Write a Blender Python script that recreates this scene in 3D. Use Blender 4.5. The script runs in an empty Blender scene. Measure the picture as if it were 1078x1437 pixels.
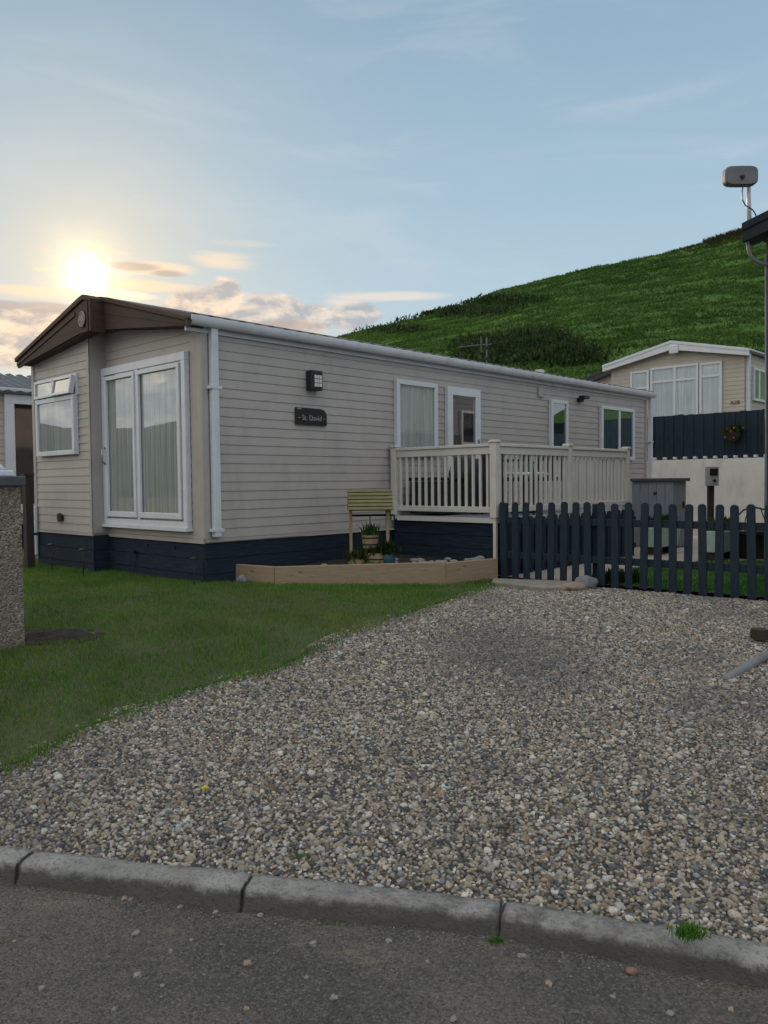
import bpy, bmesh, math, random
import numpy as np
from mathutils import Vector, Matrix, noise
random.seed(7); RNG = np.random.default_rng(7)
rad = math.radians
S = bpy.context.scene
COL = S.collection

# ------------------------------------------------------------------ camera
FPX, CX, CY = 1115.0, 539.0, 718.5
EYE = Vector((0, 0, 1.5))
_p, _r = rad(2.15), rad(.6)
_F = Vector((0, math.cos(_p), -math.sin(_p))); _U0 = Vector((0, math.sin(_p), math.cos(_p))); _R0 = Vector((1, 0, 0))
_R = _R0*math.cos(_r) - _U0*math.sin(_r); _U = _R0*math.sin(_r) + _U0*math.cos(_r)
cam = bpy.data.cameras.new('camera'); cam.sensor_fit = 'VERTICAL'; cam.sensor_height = 36; cam.lens = 36*FPX/1437
cam.clip_start = .05; cam.clip_end = 3000
co = bpy.data.objects.new('camera', cam); COL.objects.link(co); S.camera = co
co.matrix_world = Matrix(((_R.x, _U.x, -_F.x, EYE.x), (_R.y, _U.y, -_F.y, EYE.y), (_R.z, _U.z, -_F.z, EYE.z), (0, 0, 0, 1)))
def ray(px, py): return _F*FPX + _R*(px-CX) + _U*(CY-py)
def at(px, py, Y):
    d = ray(px, py); return EYE + d*(Y/d.y)
def sm(a, b, x):
    t = min(1, max(0, (x-a)/(b-a))); return t*t*(3-2*t)
def ground_z(x, y):
    d = .165*x + .986*y - 2.60
    base = .50 - .075*sm(-1.8, 1.3, x)
    s = min(1, max(0, (d-.10)/4.5))
    return .066 + (base-.066)*(s**.92)
def gp(px, py):
    """where a sight line meets the ground"""
    d = ray(px, py).normalized(); t = .5
    while t < 60:
        p = EYE + d*t
        if p.z <= ground_z(p.x, p.y): return p
        t += .01
    return EYE + d*t

# ------------------------------------------------------------------ caravan frame: u along the long side, v to the far left, z up
YAW = rad(43.4)
C0 = Vector((-1.796, 7.95, 0)); DL = Vector((math.sin(YAW), math.cos(YAW), 0)); DE = Vector((-math.cos(YAW), math.sin(YAW), 0))
RZ = math.pi/2 - YAW
def W(u, v, z=0): return C0 + DL*u + DE*v + Vector((0, 0, z))
def loc(p): d = Vector(p)-C0; return d.dot(DL), d.dot(DE)

# ------------------------------------------------------------------ mesh builder
class MB:
    def __init__(s): s.v = []; s.f = []; s.m = []
    def add(s, vs, fs, m=0):
        b = len(s.v); s.v += [tuple(v) for v in vs]
        for f in fs: s.f.append([b+i for i in f]); s.m.append(m)
        return s
    def box(s, x0, x1, y0, y1, z0, z1, m=0):
        vs = [(x, y, z) for z in (z0, z1) for y in (y0, y1) for x in (x0, x1)]
        return s.add(vs, [(0, 2, 3, 1), (4, 5, 7, 6), (0, 1, 5, 4), (2, 6, 7, 3), (0, 4, 6, 2), (1, 3, 7, 5)], m)
    def prism(s, pts, ext, m=0):
        n = len(pts); e = Vector(ext); vs = [Vector(p) for p in pts]; vs += [p+e for p in vs]
        fs = [tuple(range(n-1, -1, -1)), tuple(range(n, 2*n))] + [(i, (i+1) % n, n+(i+1) % n, n+i) for i in range(n)]
        return s.add(vs, fs, m)
    def tube(s, pts, r, n=8, m=0, cap=True):
        P = [Vector(p) for p in pts]; k = len(P); R = r if isinstance(r, (list, tuple)) else [r]*k
        vs = []; up = Vector((0, 0, 1))
        t0 = (P[1]-P[0]).normalized(); a = t0.cross(up if abs(t0.z) < .9 else Vector((1, 0, 0))).normalized()
        for i in range(k):
            t = ((P[min(i+1, k-1)]-P[max(i-1, 0)])).normalized()
            a = (a - t*a.dot(t)).normalized(); b = t.cross(a)
            for j in range(n):
                w = 2*math.pi*j/n; vs.append(P[i] + (a*math.cos(w)+b*math.sin(w))*R[i])
        fs = [(i*n+j, i*n+(j+1) % n, (i+1)*n+(j+1) % n, (i+1)*n+j) for i in range(k-1) for j in range(n)]
        if cap: fs += [tuple(range(n-1, -1, -1)), tuple(range((k-1)*n, k*n))]
        return s.add(vs, fs, m)
    def lathe(s, prof, c=(0, 0, 0), n=20, m=0):
        vs = [(c[0]+r*math.cos(2*math.pi*j/n), c[1]+r*math.sin(2*math.pi*j/n), c[2]+z) for r, z in prof for j in range(n)]
        k = len(prof)
        fs = [(i*n+j, i*n+(j+1) % n, (i+1)*n+(j+1) % n, (i+1)*n+j) for i in range(k-1) for j in range(n)]
        fs += [tuple(range(n-1, -1, -1)), tuple(range((k-1)*n, k*n))]
        return s.add(vs, fs, m)
OFF = {}
def build(name, mb, mats, parent=None, smooth=False, bevel=0, at0=None):
    me = bpy.data.meshes.new(name); me.from_pydata(mb.v, [], mb.f)
    mats = mats if isinstance(mats, (list, tuple)) else [mats]
    for m in mats: me.materials.append(m)
    if len(mats) > 1: me.polygons.foreach_set('material_index', mb.m)
    bm = bmesh.new(); bm.from_mesh(me); bmesh.ops.recalc_face_normals(bm, faces=bm.faces); bm.to_mesh(me); bm.free()
    if smooth: me.polygons.foreach_set('use_smooth', [True]*len(me.polygons))
    o = bpy.data.objects.new(name, me); COL.objects.link(o)
    if parent is not None:
        o.parent = parent; o.location = -Vector(OFF[parent.name]); OFF[o.name] = (0, 0, 0)
        if at0 is not None: o.location = Vector(at0)-Vector(OFF[parent.name])
    elif at0 is not None: o.location = at0
    if bevel:
        b = o.modifiers.new('bevel', 'BEVEL'); b.width = bevel; b.segments = 2; b.limit_method = 'ANGLE'; b.angle_limit = rad(40)
    return o
def tag(o, label, cat, group=None):
    o['label'] = label; o['category'] = cat
    if group: o['group'] = group
    return o
def kind(o, k): o['kind'] = k; return o
def thing(name, label, cat, p=(0, 0, 0), local=False, group=None, rz=None):
    """Empty at the base. local: p and the children's coordinates are (u, v, z)."""
    o = bpy.data.objects.new(name, None); COL.objects.link(o); o.empty_display_size = .1
    OFF[o.name] = tuple(p)
    if local: o.location = W(*p); o.rotation_euler.z = RZ
    else:
        o.location = p
        if rz is not None: o.rotation_euler.z = rz; OFF[o.name] = (0, 0, 0)
    return tag(o, label, cat, group)
def clone(o, parent=None, location=None):
    c = o.copy(); COL.objects.link(c)
    if parent is not None: c.parent = parent
    if location is not None: c.location = location
    return c
def child_copy(src, dst):
    for ch in [x for x in src.children]:
        c = clone(ch, dst); child_copy(ch, c)

# ------------------------------------------------------------------ materials
class NG:
    def __init__(s, nt): s.nt = nt
    def n(s, t, **k):
        nd = s.nt.nodes.new(t)
        for a, b in k.items(): setattr(nd, a, b)
        return nd
    def put(s, sock, v):
        if isinstance(v, bpy.types.NodeSocket): s.nt.links.new(v, sock)
        else: sock.default_value = v
    def math(s, op, a, b=0.0, c=None, clamp=False):
        nd = s.n('ShaderNodeMath', operation=op, use_clamp=clamp); s.put(nd.inputs[0], a); s.put(nd.inputs[1], b)
        if c is not None: s.put(nd.inputs[2], c)
        return nd.outputs[0]
    def mix(s, f, a, b, mode='MIX'):
        nd = s.n('ShaderNodeMix', data_type='RGBA', blend_type=mode); s.put(nd.inputs[0], f)
        for k, x in ((6, a), (7, b)):
            s.put(nd.inputs[k], (*x, 1) if isinstance(x, tuple) and len(x) == 3 else x)
        return nd.outputs[2]
    def noise(s, vec, scale, detail=4, rough=.55, dist=0):
        nd = s.n('ShaderNodeTexNoise'); s.put(nd.inputs['Vector'], vec); nd.inputs['Scale'].default_value = scale
        nd.inputs['Detail'].default_value = detail; nd.inputs['Roughness'].default_value = rough; nd.inputs['Distortion'].default_value = dist
        return nd.outputs[0]
    def voro(s, vec, scale, out='Distance', feature='F1'):
        nd = s.n('ShaderNodeTexVoronoi', feature=feature); s.put(nd.inputs['Vector'], vec); nd.inputs['Scale'].default_value = scale
        return nd.outputs[out]
    def step(s, a, b, x, smooth=True):
        nd = s.n('ShaderNodeMapRange', interpolation_type='SMOOTHSTEP' if smooth else 'LINEAR')
        s.put(nd.inputs[0], x); nd.inputs[1].default_value = a; nd.inputs[2].default_value = b
        return nd.outputs[0]
    def mapv(s, vec, scale=(1, 1, 1), l=(0, 0, 0)):
        nd = s.n('ShaderNodeMapping'); s.put(nd.inputs['Vector'], vec); nd.inputs['Scale'].default_value = scale; nd.inputs['Location'].default_value = l
        return nd.outputs[0]
    def ramp(s, f, stops):
        nd = s.n('ShaderNodeValToRGB'); s.put(nd.inputs[0], f); e = nd.color_ramp.elements
        while len(e) < len(stops): e.new(.5)
        for x, (p, c) in zip(e, stops): x.position = p; x.color = (*c, 1)
        return nd.outputs[0]
def new_mat(name):
    m = bpy.data.materials.new(name); m.use_nodes = True; nt = m.node_tree; g = NG(nt)
    b = nt.nodes['Principled BSDF']; tc = g.n('ShaderNodeTexCoord')
    return m, g, b, tc.outputs['Object']
def bump(g, b, h, strength=.4, dist=.01):
    nd = g.n('ShaderNodeBump'); nd.inputs['Strength'].default_value = strength; nd.inputs['Distance'].default_value = dist
    g.put(nd.inputs['Height'], h); g.put(b.inputs['Normal'], nd.outputs[0])
def pm(name, c, c2=None, scale=6, rough=.6, bs=0, bscale=60, bd=.004, stretch=(1, 1, 1), metal=0, spec=.5, dirt=0):
    """painted or natural surface: two tones mixed by noise, fine bump, weathering blotches"""
    m, g, b, ob = new_mat(name); c2 = c2 or tuple(x*.82 for x in c)
    v = g.mapv(ob, stretch)
    col = g.mix(g.step(.3, .7, g.noise(v, scale, 6, .6)), c, c2)
    if dirt:
        d = g.step(.48, .75, g.noise(g.mapv(ob, (1, 1, .35), (3, 1, 2)), 4.5, 8, .65))
        col = g.mix(g.math('MULTIPLY', d, dirt), col, (.075, .07, .055))
    g.put(b.inputs['Base Color'], col)
    rr = g.math('MULTIPLY_ADD', g.noise(v, scale*3, 3), .25, rough-.12)
    g.put(b.inputs['Roughness'], rr); b.inputs['Metallic'].default_value = metal; b.inputs['Specular IOR Level'].default_value = spec
    if bs: bump(g, b, g.noise(v, bscale, 5, .6), bs, bd)
    return m
M = {}
M['siding'] = pm('cream_vinyl_siding', (.385, .355, .335), (.35, .325, .31), 3, .45, .12, 70, .003, (1, 1, 1), dirt=.18)
M['siding_far'] = pm('pale_siding', (.44, .395, .335), (.40, .36, .305), 3, .5, .1, 60, dirt=.1)
M['trim'] = pm('cream_trim', (.37, .34, .32), (.335, .31, .29), 5, .45, .08, 40, dirt=.1)
M['white'] = pm('white_upvc', (.60, .625, .66), (.55, .575, .61), 5, .32, .05, 50, dirt=.10)
M['gutter'] = pm('white_gutter_plastic', (.58, .605, .64), (.52, .545, .58), 6, .35, .05, 50, dirt=.22)
M['brown'] = pm('brown_fascia', (.066, .040, .031), (.048, .030, .024), 8, .6, .2, 90, .003, (1, 1, 5), spec=.2)
M['roof'] = pm('roof_tile_metal', (.075, .065, .058), (.05, .045, .042), 10, .55, .3, 120, .004)
M['navy'] = pm('navy_stained_boards', (.010, .017, .031), (.026, .038, .056), 5, .75, .9, 22, .010, (1.0, 1.0, 20), spec=.15, dirt=.03)
M['navyf'] = pm('navy_fence_stain', (.018, .033, .049), (.011, .021, .032), 7, .75, .7, 22, .006, (7, 7, .8), spec=.2, dirt=.10)
M['deckw'] = pm('cream_decking_plastic', (.58, .56, .50), (.53, .51, .455), 4, .45, .1, 40, dirt=.14)
M['black'] = pm('black_plastic', (.014, .014, .016), (.009, .009, .011), 20, .4, .1, 120)
M['charcoal'] = pm('charcoal_weave', (.02, .022, .026), (.012, .013, .016), 40, .7, .6, 160, .004)
M['steel'] = pm('galvanised_steel', (.42, .43, .44), (.3, .3, .31), 18, .42, .1, 90, metal=.8)
M['slate'] = pm('slate_cap', (.06, .07, .08), (.035, .042, .05), 9, .55, .5, 30, .006)
M['darkslate'] = pm('dark_blue_slate', (.018, .026, .034), (.012, .018, .024), 9, .7, .3, 40, .004, spec=.2)
M['soil'] = pm('dark_soil', (.022, .016, .012), (.010, .008, .006), 20, .95, 1, 45, .02)
M['boulder'] = pm('sandstone_boulder', (.27, .21, .15), (.19, .155, .12), 8, .8, .6, 30, .01)
M['boulderg'] = pm('grey_boulder', (.17, .18, .185), (.12, .125, .13), 8, .8, .6, 30, .01)
M['cobble'] = pm('pale_cobble', (.20, .19, .18), (.13, .125, .12), 14, .85, .4, 40)
M['headland'] = pm('far_headland', (.030, .040, .036), (.022, .030, .028), .05, .9)
M['brownpeb'] = pm('brown_pebble', (.20, .12, .075), (.14, .09, .06), 30, .8)
M['slab'] = pm('concrete_slab', (.25, .22, .185), (.18, .165, .14), 7, .85, .5, 70, .006, dirt=.3)
M['render'] = pm('white_render', (.66, .64, .60), (.58, .57, .54), 3, .8, .25, 50, .005, dirt=.22)
M['shed'] = pm('grey_shed_boards', (.22, .24, .28), (.17, .19, .22), 8, .6, .4, 30, .005, (6, 6, .8))
M['mint'] = pm('pale_mint_glaze', (.42, .58, .52), (.34, .48, .44), 6, .4, .2, 50)
M['plaster'] = pm('white_plaster', (.62, .65, .70), (.5, .52, .58), 12, .6, .3, 40, .006)
M['dwood'] = pm('dark_brown_timber', (.035, .024, .018), (.02, .014, .011), 8, .75, .6, 30, .006, (6, 6, .8))
M['barrel'] = pm('weathered_pine', (.30, .225, .115), (.22, .165, .085), 8, .75, .5, 35, .006, (6, 6, .8), dirt=.2)
M['greenwood'] = pm('green_stained_slats', (.165, .152, .062), (.115, .11, .045), 9, .75, .5, 35, .006, (1, 6, 6), dirt=.2)
M['teal'] = pm('teal_glazed_pot', (.03, .10, .13), (.02, .07, .10), 8, .35, .2, 40)
M['orange'] = pm('orange_petals', (.55, .16, .03), (.42, .10, .02), 30, .7)
M['yellow'] = pm('yellow_petals', (.75, .55, .04), (.66, .45, .03), 30, .7)
M['terracotta'] = pm('terracotta', (.28, .11, .05), (.2, .08, .04), 10, .8, .3, 50)
M['drain'] = pm('grey_plastic_pipe', (.16, .165, .17), (.12, .125, .13), 9, .6, .2, 60, dirt=.3)
M['sign'] = pm('black_slate_sign', (.016, .015, .018), (.010, .010, .012), 30, .35, .2, 60)
M['letter'] = pm('silver_lettering', (.30, .30, .31), (.26, .26, .27), 20, .4)
M['emblem'] = pm('dark_emblem_plate', (.10, .055, .045), (.08, .045, .04), 20, .4)
M['lampglass'] = pm('opal_lamp_glass', (.60, .60, .55), (.55, .55, .5), 20, .3)
M['curtain'] = pm('grey_net_curtain', (.78, .78, .74), (.46, .46, .44), 3, .9, stretch=(14, 14, .25))  # painted stripes: pleat shading and the denser doubled folds
M['blind'] = pm('cream_curtain', (.66, .61, .46), (.6, .55, .42), 6, .9, 0)
M['tealcurt'] = pm('blue_grey_curtain', (.13, .20, .23), (.10, .16, .19), 6, .9)
M['brightcurt'] = pm('white_curtain', (.84, .87, .90), (.55, .58, .62), 3, .9, stretch=(8, 8, .2))  # pleat shading painted in as stripes here too
M['dark'] = pm('dark_interior', (.022, .026, .028), (.014, .016, .018), 5, .9)  # dark sheet behind the panes, painted in place of an unlit room
M['brownint'] = pm('brown_interior', (.10, .055, .035), (.05, .03, .02), 4, .8)
def mat_glass():
    m, g, b, ob = new_mat('double_glazing'); nt = m.node_tree
    tr = g.n('ShaderNodeBsdfTransparent'); tr.inputs[0].default_value = (.80, .85, .85, 1)
    gl = g.n('ShaderNodeBsdfGlossy'); gl.inputs['Roughness'].default_value = .015
    lw = g.n('ShaderNodeLayerWeight'); lw.inputs[0].default_value = .5
    fr = g.math('MULTIPLY_ADD', g.math('POWER', lw.outputs['Facing'], 2.0), 1.1, .13, clamp=True)
    bp = g.n('ShaderNodeBump'); bp.inputs['Strength'].default_value = .02; bp.inputs['Distance'].default_value = .02
    g.put(bp.inputs['Height'], g.noise(ob, 2.2, 1)); g.put(gl.inputs['Normal'], bp.outputs[0])
    mx = g.n('ShaderNodeMixShader'); g.put(mx.inputs[0], fr); g.put(mx.inputs[1], tr.outputs[0]); g.put(mx.inputs[2], gl.outputs[0])
    g.put(nt.nodes['Material Output'].inputs[0], mx.outputs[0]); return m
M['glass'] = mat_glass()
def mat_planter():
    m, g, b, ob = new_mat('new_softwood_sleeper')
    v = g.mapv(ob, (1.2, 1.2, 14))
    col = g.mix(g.step(.3, .7, g.noise(v, 5, 6, .6, .6)), (.31, .225, .145), (.225, .165, .105))
    kn = g.step(.17, .07, g.voro(g.mapv(ob, (3.4, 3.4, 9.0), (.3, .2, .1)), 1.0))
    col = g.mix(g.math('MULTIPLY', kn, .75), col, (.08, .04, .022))
    rust = g.step(.58, .75, g.noise(g.mapv(ob, (1.6, 1.6, 4)), 1.6, 3))
    col = g.mix(g.math('MULTIPLY', rust, .6), col, (.20, .105, .06))
    gz = g.n('ShaderNodeSeparateXYZ'); g.put(gz.inputs[0], ob)
    g.put(b.inputs['Base Color'], col); b.inputs['Roughness'].default_value = .8
    bump(g, b, g.noise(v, 18, 5), .4, .004); return m
M['planter'] = mat_planter()
def mat_kerb():
    m, g, b, ob = new_mat('worn_concrete_kerb')
    col = g.mix(g.step(.3, .7, g.noise(ob, 5, 8, .65)), (.36, .35, .33), (.23, .225, .21))
    col = g.mix(g.math('MULTIPLY', g.step(.5, .62, g.noise(ob, 60, 4, .7)), .55), col, (.10, .097, .09))
    col = g.mix(g.math('MULTIPLY', g.step(.60, .72, g.noise(ob, 14, 6, .7)), .65), col, (.07, .075, .045))
    col = g.mix(g.math('MULTIPLY', g.step(.64, .70, g.noise(ob, 22, 3, .6)), .5), col, (.38, .37, .34))
    z = g.n('ShaderNodeSeparateXYZ'); g.put(z.inputs[0], ob)
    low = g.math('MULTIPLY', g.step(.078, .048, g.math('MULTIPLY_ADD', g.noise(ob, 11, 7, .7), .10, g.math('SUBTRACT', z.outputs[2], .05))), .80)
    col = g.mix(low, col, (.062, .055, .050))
    jx = g.math('ABSOLUTE', g.math('SUBTRACT', g.math('ABSOLUTE', g.math('SUBTRACT', z.outputs[0], .45)), .45))
    col = g.mix(g.step(.008, .001, g.math('MULTIPLY_ADD', g.noise(ob, 40, 4), .010, g.math('SUBTRACT', jx, .005))), col, (.02, .018, .016))
    g.put(b.inputs['Base Color'], col); b.inputs['Roughness'].default_value = .9
    h = g.math('ADD', g.noise(ob, 140, 4, .7), g.math('MULTIPLY', g.noise(ob, 25, 5, .65), 1.6))
    bump(g, b, h, 1, .010); return m
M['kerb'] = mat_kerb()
def mat_road():
    m, g, b, ob = new_mat('worn_asphalt')
    big = g.step(.35, .68, g.noise(ob, 1.3, 7, .62))
    col = g.mix(big, (.070, .066, .060), (.135, .120, .098))
    sand = g.step(.52, .70, g.noise(g.mapv(ob, (1, 2.2, 1), (4, 2, 0)), 2.6, 8, .7))
    col = g.mix(g.math('MULTIPLY', sand, .85), col, (.19, .165, .125))
    agg = g.voro(ob, 120, 'Color'); sx = g.n('ShaderNodeSeparateColor'); g.put(sx.inputs[0], agg)
    col = g.mix(g.math('MULTIPLY', g.step(.55, 1, sx.outputs[0]), .5), col, (.19, .18, .165))
    col = g.mix(g.math('MULTIPLY', g.step(.45, .0, sx.outputs[1]), .6), col, (.032, .032, .03))
    g.put(b.inputs['Base Color'], col); b.inputs['Roughness'].default_value = .92
    h = g.math('ADD', g.math('MULTIPLY', g.voro(ob, 105), -1.0), g.math('MULTIPLY', g.noise(ob, 16, 6, .65), 2.2))
    bump(g, b, h, 1, .014); return m
M['road'] = mat_road()
def mat_pebbledash():
    m, g, b, ob = new_mat('pebbledash')
    c = g.voro(ob, 75, 'Color'); s = g.n('ShaderNodeSeparateColor'); g.put(s.inputs[0], c)
    col = g.ramp(s.outputs[0], [(0, (.10, .085, .07)), (.35, (.20, .165, .135)), (.62, (.30, .26, .215)), (.85, (.19, .13, .095)), (1, (.42, .38, .33))])
    col = g.mix(g.math('MULTIPLY', g.step(.4, .7, g.noise(ob, 4, 6)), .4), col, (.11, .09, .075))
    g.put(b.inputs['Base Color'], col); b.inputs['Roughness'].default_value = .9
    bump(g, b, g.math('MULTIPLY', g.voro(ob, 75), -1), 1, .012); return m
M['pebbledash'] = mat_pebbledash()
def mat_stones():
    m, g, b, ob = new_mat('river_gravel_stone'); nt = m.node_tree
    oi = g.n('ShaderNodeObjectInfo'); r = oi.outputs['Random']
    col = g.ramp(r, [(0, (.018, .022, .03)), (.12, (.07, .085, .105)), (.26, (.18, .155, .12)), (.40, (.37, .31, .225)), (.52, (.18, .12, .075)),
                     (.62, (.46, .405, .315)), (.74, (.12, .135, .155)), (.84, (.60, .575, .51)), (.93, (.14, .08, .045)), (1, (.42, .42, .42))])
    col = g.mix(g.math('MULTIPLY', g.step(.35, .7, g.noise(ob, 2.5, 5)), .45), col, (.17, .155, .13))
    col = g.mix(1.0, col, (.98, .98, .98), 'MULTIPLY')
    w = g.n('ShaderNodeNewGeometry')
    patch = g.step(.52, .66, g.noise(w.outputs['Position'], .75, 5, .6))
    pd_ = g.n('ShaderNodeVectorMath', operation='DISTANCE'); g.put(pd_.inputs[0], g.mapv(w.outputs['Position'], (1, .62, 0))); PW = gp(715, 915); pd_.inputs[1].default_value = (PW.x, PW.y*.62, 0)
    worn = g.step(.85, .15, g.math('MULTIPLY_ADD', g.math('SUBTRACT', g.noise(w.outputs['Position'], 2.2, 6, .65), .5), 1.3, pd_.outputs['Value']))
    patch = g.math('MAXIMUM', g.math('MULTIPLY', patch, .7), worn)
    col = g.mix(g.math('MULTIPLY', patch, .55), col, (.075, .078, .085))
    g.put(b.inputs['Base Color'], col); b.inputs['Roughness'].default_value = .7
    bump(g, b, g.noise(ob, 6, 4), .25, .1); b.inputs['Specular IOR Level'].default_value = .25; return m
M['stone'] = mat_stones()
def mat_gravelbed():
    m, g, b, ob = new_mat('gravel_bed')
    c = g.voro(ob, 70, 'Color'); s = g.n('ShaderNodeSeparateColor'); g.put(s.inputs[0], c)
    col = g.ramp(s.outputs[0], [(0, (.02, .018, .016)), (.5, (.05, .044, .036)), (1, (.12, .105, .085))])
    g.put(b.inputs['Base Color'], col); b.inputs['Roughness'].default_value = .95
    bump(g, b, g.math('MULTIPLY', g.voro(ob, 70), -1), 1, .012); return m
M['bed'] = mat_gravelbed()
def mat_grass(name, stops, dead=(.16, .14, .06), dfac=.35, tl=.35, patch=1.2, thr=(.55, .72), tone_s=1.6):
    m, g, b, ob = new_mat(name); nt = m.node_tree
    ge = g.n('ShaderNodeNewGeometry')
    col = g.ramp(ge.outputs['Random Per Island'], stops)
    pt = g.step(thr[0], thr[1], g.noise(ge.outputs['Position'], patch, 5, .6))
    col = g.mix(g.math('MULTIPLY', pt, dfac), col, dead)
    tone = g.ramp(g.noise(ge.outputs['Position'], tone_s, 6, .62), [(.30, (.62, .68, .62)), (.50, (.95, .95, .95)), (.68, (1.22, 1.14, 1.0))])
    col = g.mix(1.0, col, tone, 'MULTIPLY')
    df = g.n('ShaderNodeBsdfDiffuse'); t = g.n('ShaderNodeBsdfTranslucent'); g.put(df.inputs[0], col); g.put(t.inputs[0], col)
    mx = g.n('ShaderNodeMixShader'); mx.inputs[0].default_value = tl; g.put(mx.inputs[1], df.outputs[0]); g.put(mx.inputs[2], t.outputs[0])
    g.put(nt.nodes['Material Output'].inputs[0], mx.outputs[0]); return m
M['lawn'] = mat_grass('lawn_blades', [(0, (.058, .145, .024)), (.45, (.092, .205, .036)), (.8, (.135, .25, .054)), (1, (.22, .25, .085))], (.17, .18, .06), .4, .35, 1.0, (.46, .66))
M['leaf'] = mat_grass('plant_leaves', [(0, (.03, .07, .015)), (.5, (.05, .11, .025)), (1, (.09, .15, .04))], tl=.3)
M['darkleaf'] = mat_grass('dark_plant_leaves', [(0, (.015, .035, .012)), (1, (.03, .06, .02))], tl=.3)
M['weed'] = mat_grass('bright_weed', [(0, (.05, .13, .02)), (1, (.10, .22, .04))], tl=.35)
M['turfblade'] = mat_grass('turf_blades', [(0, (.05, .15, .04)), (.6, (.075, .19, .05)), (1, (.12, .22, .07))], dfac=.1)
M['soilgreen'] = pm('lawn_thatch', (.042, .066, .020), (.078, .072, .034), 26, .95, 1, 90, .012)
M['ground'] = pm('rough_grass_ground', (.045, .06, .022), (.06, .055, .03), 2, .95, .8, 20, .02)
M['paving'] = pm('beige_paving', (.36, .30, .25), (.30, .25, .21), 3, .85, .4, 50, .005, dirt=.2)
def mat_hill():
    m, g, b, ob = new_mat('hill_turf')
    n1 = g.noise(g.mapv(ob, (.6, 1.6, 1.6)), .11, 9, .62); n2 = g.noise(g.mapv(ob, (.5, 1, 2.2)), .9, 6, .65)
    col = g.ramp(g.math('MULTIPLY_ADD', n2, .5, g.math('MULTIPLY', n1, .55)), [(.30, (.046, .090, .024)), (.47, (.070, .138, .034)), (.60, (.090, .168, .042)), (.75, (.12, .18, .058))])
    g.put(b.inputs['Base Color'], col); b.inputs['Roughness'].default_value = 1; b.inputs['Specular IOR Level'].default_value = .05
    bump(g, b, g.math('ADD', g.noise(g.mapv(ob, (.6, 1.2, 2)), 1.4, 6, .7), g.math('MULTIPLY', n1, 3)), .8, .5); return m
M['hill'] = mat_hill()
M['hillgrass'] = mat_grass('hill_grass', [(0, (.052, .108, .026)), (.5, (.076, .150, .036)), (.85, (.100, .178, .046)), (1, (.145, .185, .07))], (.040, .080, .028), .5, .35, .10, (.48, .68), .22)
M['bracken'] = mat_grass('bracken_leaves', [(0, (.026, .050, .020)), (.6, (.040, .074, .028)), (1, (.07, .075, .042))], tl=.25)
M['ridgescrub'] = mat_grass('dry_scrub', [(0, (.035, .034, .020)), (.5, (.06, .052, .032)), (1, (.04, .05, .02))], tl=.25)

# ------------------------------------------------------------------ scatter helpers (plain meshes)
def blades_mesh(name, P, H, Wd, mat, lean=.5, parent=None, at0=None, seg2=True):
    """P: n x 3 roots; H, Wd: n heights, widths. Every blade is a bent strip."""
    n = len(P); az = RNG.random(n)*2*np.pi; ln = RNG.random(n)*lean; fz = RNG.random(n)*2*np.pi
    side = np.stack([np.cos(fz), np.sin(fz), 0*fz], 1)*(Wd/2)[:, None]
    d = np.stack([np.cos(az), np.sin(az), 0*az], 1)
    mid = P + d*(ln*H*.3)[:, None]; mid[:, 2] += H*.55
    tip = P + d*(ln*H)[:, None]; tip[:, 2] += H*np.sqrt(np.maximum(.15, 1-(ln*.8)**2))
    V = np.stack([P-side, P+side, mid-side*.75, mid+side*.75, tip], 1).reshape(-1, 3)
    b = np.arange(n)[:, None]*5
    q = (b+np.array([[0, 1, 3, 2]])); t = (b+np.array([[2, 3, 4]]))
    loops = np.concatenate([q, t], 1).reshape(-1)
    me = bpy.data.meshes.new(name); me.vertices.add(n*5); me.vertices.foreach_set('co', V.astype(np.float32).ravel())
    me.loops.add(n*7); me.loops.foreach_set('vertex_index', loops.astype(np.int32))
    me.polygons.add(n*2); st = (np.arange(n)[:, None]*7+np.array([[0, 4]])).ravel()
    me.polygons.foreach_set('loop_start', st.astype(np.int32)); me.materials.append(mat); me.update(calc_edges=True); me.validate()
    o = bpy.data.objects.new(name, me); COL.objects.link(o)
    if parent is not None: o.parent = parent; o.location = -Vector(OFF[parent.name])
    return o
def inside(poly, x, y):
    c = np.zeros(len(x), bool); n = len(poly); j = n-1
    for i in range(n):
        xi, yi = poly[i]; xj, yj = poly[j]
        if yi != yj:
            k = ((yi > y) != (yj > y)) & (x < (xj-xi)*(y-yi)/(yj-yi)+xi); c ^= k
        j = i
    return c
def gz_np(x, y):
    d = .165*x+.986*y-2.60; t = np.clip((x+1.8)/3.1, 0, 1); base = .50-.075*t*t*(3-2*t)
    s = np.clip((d-.10)/4.5, 0, 1); return .066+(base-.066)*s**.92
def sheet(name, poly, dz, mat, cell=.12, zf=None):
    """a ground sheet inside a polygon, following the terrain"""
    P = np.array(poly); x0, y0 = P.min(0); x1, y1 = P.max(0)
    bm = bmesh.new(); vs = [bm.verts.new((p[0], p[1], 0)) for p in poly]; bm.faces.new(vs)
    for ax, a, b in ((0, x0, x1), (1, y0, y1)):
        k = int((b-a)/cell)
        for i in range(1, k):
            c = [0, 0, 0]; c[ax] = a+(b-a)*i/k; nn = [0, 0, 0]; nn[ax] = 1
            bmesh.ops.bisect_plane(bm, geom=bm.verts[:]+bm.edges[:]+bm.faces[:], plane_co=c, plane_no=nn)
    for v in bm.verts: v.co.z = (zf or ground_z)(v.co.x, v.co.y)+dz
    bmesh.ops.recalc_face_normals(bm, faces=bm.faces)
    me = bpy.data.meshes.new(name); bm.to_mesh(me); bm.free()
    if me.polygons[0].normal.z < 0: me.flip_normals()
    me.materials.append(mat); o = bpy.data.objects.new(name, me); COL.objects.link(o); return o
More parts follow.
